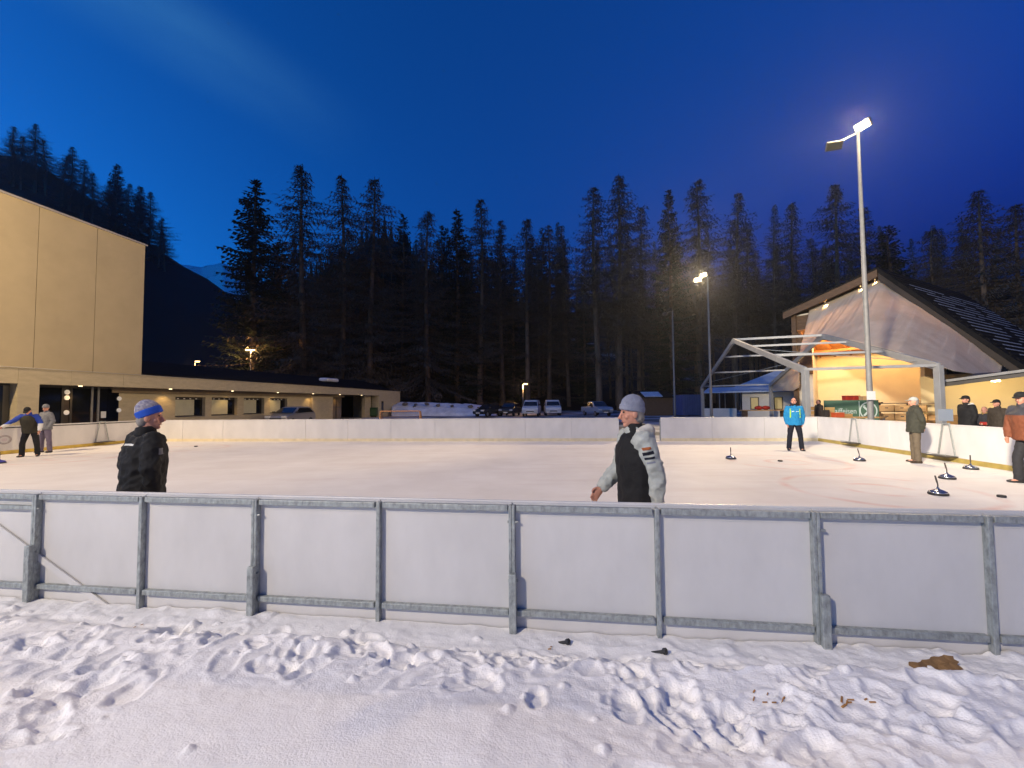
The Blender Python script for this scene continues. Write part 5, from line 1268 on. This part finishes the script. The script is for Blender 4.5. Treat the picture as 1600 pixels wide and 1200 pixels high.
# man in blue jacket near the far corner, facing the camera
p = ground(1243, 704, 0.004)
person(p, R(-112), 'man in bright blue jacket with lime stripes standing at the far right corner', h=1.76, jacket=c_blue, trousers=c_navy, hair=c_hair, beard=True, bulk=1.16, head=(R(-18), R(14)),
       arms={'L': ((-0.20, -0.05, -1), (0.10, 0.12, -1)), 'R': ((0.20, -0.05, -1), (-0.10, 0.12, -1))}, legs={'L': ((-0.15, 0.02, -1), (-0.08, -0.02, -1)), 'R': ((0.15, 0.02, -1), (0.08, -0.02, -1))}, hood=c_navy, scarf=c_navy,
       extras={'patches': [('stripe', (-0.135, 0, 1.25), (0, -1, 0), (0.03, 0, 1), 0.035, 0.30, c_green), ('stripe', (0.135, 0, 1.25), (0, -1, 0), (-0.03, 0, 1), 0.035, 0.30, c_green),
                         ('chest_print', (0.065, 0, 1.31), (0, -1, 0), (0, 0, 1), 0.07, 0.02, c_white), ('chest_print', (-0.06, 0, 1.31), (0, -1, 0), (0, 0, 1), 0.07, 0.014, c_white)]})
# man in olive jacket by the right boards
p = ground(1432, 723, 0.004)
person(p, R(152), 'man in dark olive jacket and light grey cap standing beside the right boards', h=1.73, jacket=c_olive, trousers=c_brown, hat='cap', hat_mat=c_lgrey, hair=c_ghair, bulk=1.14, head=(R(6), 0.0), hem=-0.12, shoes=cloth('brown leather', (0.05, 0.035, 0.025)),
       arms={'L': ((-0.16, -0.30, -1), (0.45, -0.15, -0.8)), 'R': ((0.16, -0.30, -1), (-0.45, -0.15, -0.8))}, lean=-0.03)
# man in rust jacket cut by the picture edge
p = ground(1613, 757, 0.004)
person(p, R(172), 'man in rust and charcoal jacket cut by the right edge of the picture', h=1.83, jacket=zsplit_mat('rust and charcoal cloth', (0.17, 0.05, 0.02), (0.035, 0.036, 0.045), 1.36), trousers=c_dark, hat='cap', hat_mat=c_black, hair=c_hair, bulk=1.25, head=(R(20), R(-10)), hem=-0.08,
       arms={'L': ((-0.22, 0.18, -1), (-0.02, 0.32, -1)), 'R': ((0.16, 0.15, -1), (0, 0.2, -1))}, legs={'L': ((-0.12, 0.10, -1), (-0.05, -0.22, -1)), 'R': ((0.12, 0.22, -1), (0.05, -0.05, -1))}, lean=0.13)
# two men at the left boards
p = ground(46, 713.5, 0.004)
person(p, R(-62), 'man in dark vest with royal blue shoulders leaning forward at the left boards', h=1.72, jacket=zsplit_mat('blue and white sleeves', (0.58, 0.58, 0.55), (0.015, 0.05, 0.32), 1.12), vest=cloth('brown black', (0.04, 0.036, 0.024)), trousers=c_black, hair=c_hair, hat='cap', hat_mat=c_black, bulk=1.05, head=(0, R(-38)), lean=0.30, scarf=c_royal,
       arms={'R': ((0.75, 0.15, -0.65), (0.55, 0.5, -0.6)), 'L': ((-0.45, 0.15, -0.9), (-0.05, 0.35, -1))}, legs={'L': ((-0.2, 0.08, -1), (-0.06, -0.12, -1)), 'R': ((0.2, 0.08, -1), (0.06, -0.12, -1))})
p = ground(70, 707, 0.004)
person(p, R(-100), 'man in grey pullover and grey knit hat standing behind the man with blue shoulders', h=1.74, jacket=c_grey, trousers=c_purple, hat='beanie', hat_mat=c_grey, bulk=1.05, head=(R(20), R(-8)),
       arms={'L': ((-0.35, -0.15, -1), (0.35, 0.2, -0.9)), 'R': ((0.25, 0.05, -1), (-.1, .2, -1))}, legs={'L': ((-0.22, 0.02, -1), (-0.12, -0.02, -1)), 'R': ((0.16, 0.02, -1), (0.08, -0.02, -1))})
# spectators beyond the right boards
p = at(1511, 650, 13.2); p.z = -0.02
person(p, R(168), 'bearded man in black hooded jacket and black cap behind the right boards', h=1.80, jacket=c_black, trousers=c_dark, hat='cap', hat_mat=c_black, hair=c_hair, beard=True, bulk=1.2, head=(R(8), R(-2)), hood=c_white,
       arms={'L': ((-0.2, -0.1, -1), (0.2, 0.25, -1)), 'R': ((0.2, -0.1, -1), (-0.2, 0.25, -1))})
p = at(1539, 650, 15.3); p.z = -0.02
bench_p = p.copy()
person(p, R(-140), 'dark-haired person seated on a bench, holding something red, between two standing spectators', h=1.68, jacket=c_dark, trousers=c_navy, hair=c_hair, bulk=1.1, head=(R(-10), R(-12)), pelvis=0.66, lean=0.12, scarf=cloth('ochre scarf', (0.30, 0.20, 0.06)),
       arms={'L': ((-0.15, 0.35, -1), (0.35, 0.9, -0.1)), 'R': ((0.15, 0.35, -1), (-0.35, 0.9, -0.1))}, legs={'L': ((-0.12, 1, -0.05), (0, 0.0, -1)), 'R': ((0.12, 1, -0.05), (0, 0.0, -1))}, extras={'seated': True, 'tubes': [('red_bag', [(-0.12, 0.42, 0.86), (0.12, 0.42, 0.86)], [(0.07, .06), (0.07, .06)], c_red)]})
be = thing('bench', bench_p, 'low wooden bench under the seated spectator', 'bench')
MB().box((bench_p.x - 0.55, bench_p.y - 0.12, 0.52), (bench_p.x + 0.55, bench_p.y + 0.26, 0.565)).build('seat', M_wood_l, be)
for sx in (-.45, .45): MB().box((bench_p.x + sx - .03, bench_p.y - .1, -0.02), (bench_p.x + sx + .03, bench_p.y + .24, 0.519)).build('leg', M_wood_l, be)
p = at(1559, 650, 13.4); p.z = -0.02
person(p, R(178), 'person in black peaked cap half hidden behind the man in rust jacket', h=1.66, jacket=cloth('dark brown', (0.05, 0.04, 0.03)), trousers=c_dark, hat='cap', hat_mat=c_black, hair=c_hair, bulk=1.1)
p = at(1280, 650, 20.6); p.z = -0.02
person(p, R(175), 'person in dark coat standing in front of the green banner', h=1.72, jacket=cloth('dark coat', (0.03, 0.022, 0.018)), trousers=c_dark, hair=c_hair, bulk=1.1, hem=-0.2)

# ================================================================ ice stocks, pucks, racks
def stock(px, py, label, plate=None, tilt=0.0):
    p = ground(px, py, 0.006); root = thing('ice_stock', p, label, 'ice stock', 'ice stocks on the rink')
    MB().lathe(p, [(0.10, 0), (0.138, 0.004), (0.142, 0.022), (0.138, 0.034), (0.10, 0.034)], 28).build('running_plate', M_black, root, smooth=False)
    MB().lathe(p + Vector((0, 0, .0345)), [(0.132, 0), (0.135, 0.012), (0.120, 0.030), (0.075, 0.050), (0.030, 0.066), (0.018, 0.085), (0.016, 0.10)], 28).build('metal_bell', plate or mat('polished stock metal', (0.45, 0.46, 0.48), 0.22, 0.95), root, smooth=True)
    a = p + Vector((0, 0, 0.12)); MB().tube([a, a + Vector((0.0, 0, 0.06)), a + Vector((tilt * .018, 0, 0.13)), a + Vector((tilt * .04, 0, 0.215))], [0.010, 0.010, 0.014, 0.012], 10).build('handle', mat('dark handle grip', (0.05, 0.04, 0.035), 0.6, var=.5, scale=30), root, smooth=True)
    return root
stock(1142, 717, 'ice stock on its own left of the blue-jacketed man')
stock(1343, 720, 'ice stock with pale handle between the blue and olive jacketed men', tilt=-1)
stock(1480, 748, 'shiny ice stock beside the right boards, just behind the nearest one', tilt=-1)
stock(1466, 773, 'nearest ice stock, close to the near fence on the right', tilt=-1)
stock(1517, 733, 'ice stock standing against the right boards near the rust jacket')
stock(-1, 724, 'ice stock with blue bell cut by the left picture edge', plate=mat('blue stock bell', (0.05, 0.05, 0.30), 0.35))
def puck(px, py, label):
    p = ground(px, py, 0.006); o = MB().lathe(p, [(0.05, 0), (0.06, 0.006), (0.06, 0.032), (0.052, 0.038), (0.02, 0.038)], 24).build('target_puck', M_black)
    tag(o, label, 'puck', 'rubber target pucks')
puck(1219, 721, 'small black rubber puck left of the blue-jacketed man\'s feet'); puck(1565, 777, 'black rubber puck nearest the fence at the far right'); puck(306, 698, 'tiny black puck near the far boards right of the man in black')
def rack(l, s, sgn, label, sign=False):
    """A-shaped steel rack hung on the boards; sgn = direction into the ice"""
    root = thing('stock_rack', W(l + sgn * 0.1, s, 0.14), label, 'rack', 'steel racks hung on the boards')
    o = 0.05 * sgn
    for d0, d1 in ((-0.10, -0.26), (0.10, 0.26)):
        MB().bar(W(l + o, s + d0, 1.02), W(l + o * 1.4, s + d1, 0.17), 0.028).build('leg', M_steel, root)
    MB().bar(W(l + o, s - 0.12, 1.02), W(l + o, s + 0.12, 1.02), 0.03).build('top_bar', M_steel, root)
    MB().bar(W(l + o, s, 1.02), W(l - o, s, 1.03), 0.03).build('hook', M_steel, root)
    MB().box((l + min(sgn * .03, sgn * .34), s - 0.30, 0.145), (l + max(sgn * .03, sgn * .34), s + 0.30, 0.17), W).build('tray', M_frame, root)
    MB().bar(W(l + sgn * .33, s - .30, .21), W(l + sgn * .33, s + .30, .21), 0.02).build('tray_rail', M_steel, root)
    if sign: MB().box((l + sgn * .035, s - 0.22, 1.10), (l + sgn * .05, s + 0.22, 1.42), W).build('sign_plate', mat('blue grey sign', (0.20, 0.24, 0.30), 0.5), root)
rack(L_RIGHT, fs(1334, L_RIGHT), -1, 'steel A-shaped rack on the right boards left of the olive-jacketed man')
rack(L_RIGHT, fs(1478, L_RIGHT), -1, 'steel A-shaped rack with grey sign plate on the right boards, right of the olive-jacketed man', True)
rack(L_LEFT, fs(160, L_LEFT), 1, 'steel A-shaped rack on the left boards below the entrance doors')
# worn round emblem on the left boards
def emblem():
    s = fs(10, L_LEFT + 0.01); root = thing('board_emblem', W(L_LEFT, s, 0.55), 'worn grey round emblem printed on the left boards at the picture edge', 'emblem')
    m = MB(); n = 40
    vs = [W(L_LEFT + 0.006, s + r * 1.25 * math.cos(2 * math.pi * j / n), 0.52 + r * math.sin(2 * math.pi * j / n)) for r in (0.11, 0.165) for j in range(n)]
    m.add(vs, [(j, (j + 1) % n, n + (j + 1) % n, n + j) for j in range(n)]); m.build('ring_print', mat('worn grey print', (0.40, 0.36, 0.36), .6, var=.4, scale=20), root)
    m = MB(); vs = [W(L_LEFT + 0.006, s + 0.075 * math.cos(2 * math.pi * j / n), 0.52 + 0.06 * math.sin(2 * math.pi * j / n)) for j in range(n)]
    m.add(vs, [tuple(range(n))]); m.build('centre_print', mat('worn pale print', (0.55, 0.48, 0.50), .6), root)
emblem()

# ================================================================ banner, shelves and clutter in the barn front
def banner():
    a, b = at(1288, 655, 23.6), at(1374, 657, 22.0); a.z = b.z = 0.55; d = (b - a); L = d.length; x = d.normalized(); n_ = Vector((x.y, -x.x, 0))
    if n_.y > 0: n_ = -n_
    root = thing('banner', (a + b) / 2, 'green sponsor banner with white lettering and crossed emblem in the barn front', 'banner')
    root.location.z = 0.0
    Hh = 1.12
    def Q(t, o, z): return a + x * t + n_ * o + Vector((0, 0, z))
    MB().box((0, -0.02, 0), (L, 0, Hh), Q).build('cloth', mat('green banner cloth', (0.008, 0.075, 0.03), 0.55, var=.15, scale=2), root)
    MB().box((0.05, -0.06, -0.55), (0.1, -0.02, Hh), Q).build('support', M_wood_l, root); MB().box((L - .1, -0.06, -0.55), (L - .05, -0.02, Hh), Q).build('support', M_wood_l, root)
    Mw = mat('banner white print', (0.42, 0.50, 0.44), 0.6)
    text_part('lettering', 'Raiffeisen', 0.42, Mw, root, Q(0.13 * L, 0.006, 0.40), x, (0, 0, 1), 0.003, 0.70)
    MB().box((0.655 * L, 0.001, 0.06), (0.667 * L, 0.006, Hh - 0.06), Q).build('divider', Mw, root)
    m = MB(); n = 40; cx, cz = 0.82 * L, Hh * 0.5
    vs = [Q(cx + r * 0.86 * math.cos(6.2832 * j / n), 0.005, cz + r * 1.1 * math.sin(6.2832 * j / n)) for r in (0.36, 0.42) for j in range(n)]
    m.add(vs, [(j, (j + 1) % n, n + (j + 1) % n, n + j) for j in range(n)]); m.build('emblem_ring', Mw, root)
    for s in (-1, 1):
        m = MB(); m.bar(Q(cx - s * .18, 0.004, cz - .27), Q(cx + s * .20, 0.004, cz + .24), 0.09, 0.006, up=n_); m.build('emblem_bar', Mw, root)
        m = MB(); m.bar(Q(cx + s * .20, 0.004, cz + .24), Q(cx + s * .12, 0.004, cz + .27), 0.07, 0.006, up=n_); m.build('emblem_bar', Mw, root)
banner()
def shelves():
    a, b = at(1372, 655, 24.2), at(1462, 655, 22.4); a.z = b.z = 0; d = b - a; L = d.length; x = d.normalized(); n_ = Vector((x.y, -x.x, 0)); n_ = n_ if n_.y < 0 else -n_
    def Q(t, o, z): return a + x * t + n_ * o + Vector((0, 0, z))
    root = thing('shelf_rack', (a + b) / 2, 'dark shelf rack against the lit cream wall, loaded with wooden crates', 'shelf')
    for z in (0.55, 1.02, 1.49): MB().box((0, -0.5, z - .04), (L, 0.0, z), Q).build('shelf', M_wood, root)
    for t in (0.0, L / 2, L - .06): MB().box((t, -.5, 0), (t + .06, -.44, 1.49), Q).build('upright', M_wood, root)
    rs = random.Random(8); k = 0
    for row, z in (('bottom', 0.0), ('middle', 0.552), ('top', 1.022)):
        t = 0.08; n_c = 0
        while t < L - 0.7:
            w = 0.62
            p = Q(t + w / 2, -.25, z)
            c = thing('wooden_crate', p, 'wooden crate, %s from the left in the %s row of the shelf rack' % (['first', 'second', 'third', 'fourth', 'fifth'][n_c], row), 'crate', 'wooden crates on the shelf rack'); h = 0.34
            MB().box((t, -.02, z + .001), (t + w, 0.02, z + h), Q).build('front_board', M_wood_l, c); MB().box((t, -.42, z + .001), (t + w, -.38, z + h), Q).build('back_board', M_wood_l, c)
            for tt in (t, t + w - .03): MB().box((tt, -.379, z + .001), (tt + .03, -.021, z + h), Q).build('side_board', M_wood_l, c)
            MB().box((t + .031, -.379, z + .001), (t + w - .031, -.021, z + .03), Q).build('floor_board', M_wood_l, c)
            MB().box((t + w / 2 - .07, 0.0201, z + .17), (t + w / 2 + .07, 0.024, z + .22), Q).build('hand_hole', M_black, c)
            t += w + 0.03; n_c += 1
    return Q, L
shelves()
def clutter():
    def boxthing(name, px, py, Y, w, d, h, m, label, cat, lid=None):
        p = at(px, py, Y); root = thing(name, p, label, cat)
        MB().box((p.x - w / 2, p.y, p.z), (p.x + w / 2, p.y + d, p.z + h)).build('body', m, root, bevel=.01)
        MB().box((p.x - w / 2 - .01, p.y - .01, p.z + h * .82), (p.x + w / 2 + .01, p.y + d + .01, p.z + h)).build('rim', lid or m, root, bevel=.01)
        return root
    # table with goods in front of the banner
    t = at(1325, 650, 20.2); ta = thing('serving_table', (t.x, t.y, -0.02), 'serving table with goods in front of the green banner', 'table')
    MB().box((t.x - 1.6, t.y - .4, .82), (t.x + 1.5, t.y + .4, .87)).build('table_top', M_wood_l, ta)
    for sx in (-1.5, 1.4):
        for sy in (-.35, .35): MB().box((t.x + sx - .03, t.y + sy - .03, -.02), (t.x + sx + .03, t.y + sy + .03, .82)).build('leg', M_steel_plain, ta)
    zt = 0.872
    def on(px, w, h, m, nm, lab, cat, dy=0.0):
        p = at(px, 650, 20.2 + dy); r = thing(nm, (p.x, p.y, zt), lab, cat)
        MB().box((p.x - w / 2, p.y - .15, zt), (p.x + w / 2, p.y + .15, zt + h)).build('body', m, r, bevel=.015)
        MB().box((p.x - w / 2 - .008, p.y - .158, zt + h * .8), (p.x + w / 2 + .008, p.y + .158, zt + h + .004)).build('lid', m, r, bevel=.01)
    on(1297, 0.24, 0.46, mat('straw coloured drum', (0.5, 0.33, 0.12), .6), 'drink_drum', 'straw-coloured drum on the serving table beside the dark-coated person', 'drum', .2)
    on(1309, 0.42, 0.22, mat('orange plastic', (0.5, 0.09, 0.03), .4), 'plastic_box', 'orange plastic box on the serving table', 'box', -.2)
    on(1322, 0.40, 0.15, M_wood_l, 'wooden_box', 'low wooden box right of the orange box on the serving table', 'box', -.1)
    on(1290, 0.18, 0.34, M_frame, 'coffee_urn', 'dark urn at the left end of the serving table', 'urn', 0)
    # shelf board and crates above the banner
    p = at(1350, 627, 24.6); sh = thing('wall_shelf', (p.x, p.y, p.z - .1), 'wall shelf carrying crates just above the green banner', 'shelf')
    MB().bar(at(1312, 629, 25.6), at(1378, 629, 24.0), 0.4, 0.05).build('board', M_wood, sh)
    for px in (1316, 1374): MB().bar(at(px, 630, 25.2), at(px, 660, 25.2), 0.05).build('bracket', M_wood, sh)
    boxthing('drink_crate', 1327, 627, 25.1, 0.40, .3, .34, c_red, 'dark red drinks crate, left one above the green banner', 'crate', mat('dark red plastic', (.16, .01, .01), .4))
    boxthing('drink_crate', 1339, 627, 24.8, 0.40, .3, .34, c_red, 'dark red drinks crate, right one above the green banner', 'crate', mat('dark red plastic', (.16, .01, .01), .4))
    boxthing('cardboard_box', 1357, 627, 24.4, 0.62, .3, .30, mat('cardboard', (.42, .27, .13), .8), 'cardboard box above the green banner, left of the lamp pole', 'box')
    # benches of stacked planks left of the banner
    p = at(1264, 650, 26); st = thing('plank_stack', (p.x, p.y, -.02), 'stack of pale planks left of the dark-coated person', 'planks')
    for k in range(5): MB().box((p.x - .75, p.y, -.02 + k * .27), (p.x + .75, p.y + .4, .2 + k * .27)).build('plank', M_wood_l, st)
    # table with red goods near the hut
    p = at(1192, 650, 33); tb = thing('trestle_table', (p.x, p.y, -.02), 'trestle table with red bundles behind the far boards, left of the blue-jacketed man', 'table')
    MB().box((p.x - 1.6, p.y - .4, .9), (p.x + 1.8, p.y + .4, .96)).build('table_top', M_wood_l, tb)
    for sx in (-1.4, 1.6): MB().box((p.x + sx - .04, p.y - .35, -.02), (p.x + sx + .04, p.y + .35, .9)).build('trestle', M_wood, tb)
    for i, px in enumerate((1186, 1197)):
        q = at(px, 650, 33); m = MB(); m.ell((q.x, q.y, 1.12), .32, .25, .16, nu=12, nv=8); o = m.build('bundle', c_red, smooth=True)
        tag(o, ['left red bundle on the trestle table', 'right red bundle on the trestle table'][i], 'bundle')
    # white notice on the floodlight pole
    p = at(1361, 618, 15.42); o = MB().box((p.x - .16, p.y - .006, p.z - .16), (p.x + .16, p.y, p.z + .16)).build('notice', M_plate); tag(o, 'white paper notice taped to the glaring floodlight pole', 'notice')
clutter()

# ================================================================ bits in the snow
def litter():
    def put(px, py): 
        p = ground(px, py, 0.12)
        for _ in range(3): p = ground(px, py, snow_h(p))
        return p
    p = put(1460, 1042); m = MB()
    xs, ys = np.meshgrid(np.linspace(-.13, .13, 14), np.linspace(-.045, .035, 6)); 
    pts = [(W(x + .012 * math.sin(y * 150 + 1), y * (1 - 2.2 * abs(x)) + .02 * math.sin(x * 14) + .006 * math.sin(x * 90), 0.006 + .016 * math.sin(x * 11) + y * 0.55)) for x, y in zip(xs.ravel(), ys.ravel())]
    m.add([v + p for v in pts], [(r * 14 + c, r * 14 + c + 1, (r + 1) * 14 + c + 1, (r + 1) * 14 + c) for r in range(5) for c in range(13)])
    o = m.build('cardboard_sheet', mat('wet cardboard', (0.22, 0.125, 0.05), 0.8, var=.4, scale=12)); so = o.modifiers.new('s', 'SOLIDIFY'); so.thickness = .012
    tag(o, 'bent brown cardboard sheet stuck in the snow by the fence at the right', 'cardboard')
    for i, (px, py, lab) in enumerate(((1340, 1103, 'ochre bark chips in the snow, right-hand patch'), (1205, 1090, 'ochre bark chips in the snow, left-hand patch'), (856, 1018, 'single yellow leaf in the snow by the middle post'), (224, 978, 'small brown chip in the snow below the left panels'), (35, 925, 'brown twig bits in the snow at the far left post'))):
        p = put(px, py); root = thing('bark_chips', p, lab, 'bark chips'); rs = random.Random(i)
        for k in range(7 if i < 2 else 2):
            q = p + Vector((rs.uniform(-.09, .09) * (1 if i < 2 else .3), rs.uniform(-.05, .05), 0)); q.z = snow_h(q) + .002
            a = rs.uniform(-1.2, 1.2); L = rs.uniform(.004, .014)
            MB().bar(q - Vector((L, L * a, 0)), q + Vector((L, L * a, .008)), rs.uniform(.004, .009), .004).build('chip', mat('ochre bark', (0.34, 0.17, 0.05), .8, var=.4, scale=30), root)
    for i, (px, py) in enumerate(((880, 1004), (1030, 1019))):
        p = put(px, py); p.z += .012; root = thing('ground_anchor', p, ['dark bolt end of a ground anchor in the snow right of the middle post', 'dark bolt end of a ground anchor below the thin post right of the middle'][i], 'anchor')
        MB().tube([p + Vector((-.05, .02, -.03)), p + Vector((.03, -.03, .01))], .011, 8).build('rod', M_black, root); MB().tube([p + Vector((.02, -.02, .004)), p + Vector((.035, -.032, .012))], .019, 6).build('nut', M_black, root)
litter()

bpy.data.scenes.remove(TMP)
HAZE = 0.00034

# ================================================================ haze volume added for a glow round the lamps
hm = bpy.data.materials.new('lamp glow haze'); hm.use_nodes = True; hn = hm.node_tree.nodes; hn.clear()
ho_ = hn.new('ShaderNodeOutputMaterial'); hv = hn.new('ShaderNodeVolumePrincipled'); hv.inputs['Density'].default_value = HAZE; hv.inputs['Color'].default_value = (0.85, 0.88, 0.95, 1); hv.inputs['Anisotropy'].default_value = 0.75
hm.node_tree.links.new(hv.outputs[0], ho_.inputs['Volume'])
tag(MB().box((-300, -60, -3), (420, 420, 130)).build('haze', hm), kind='stuff')
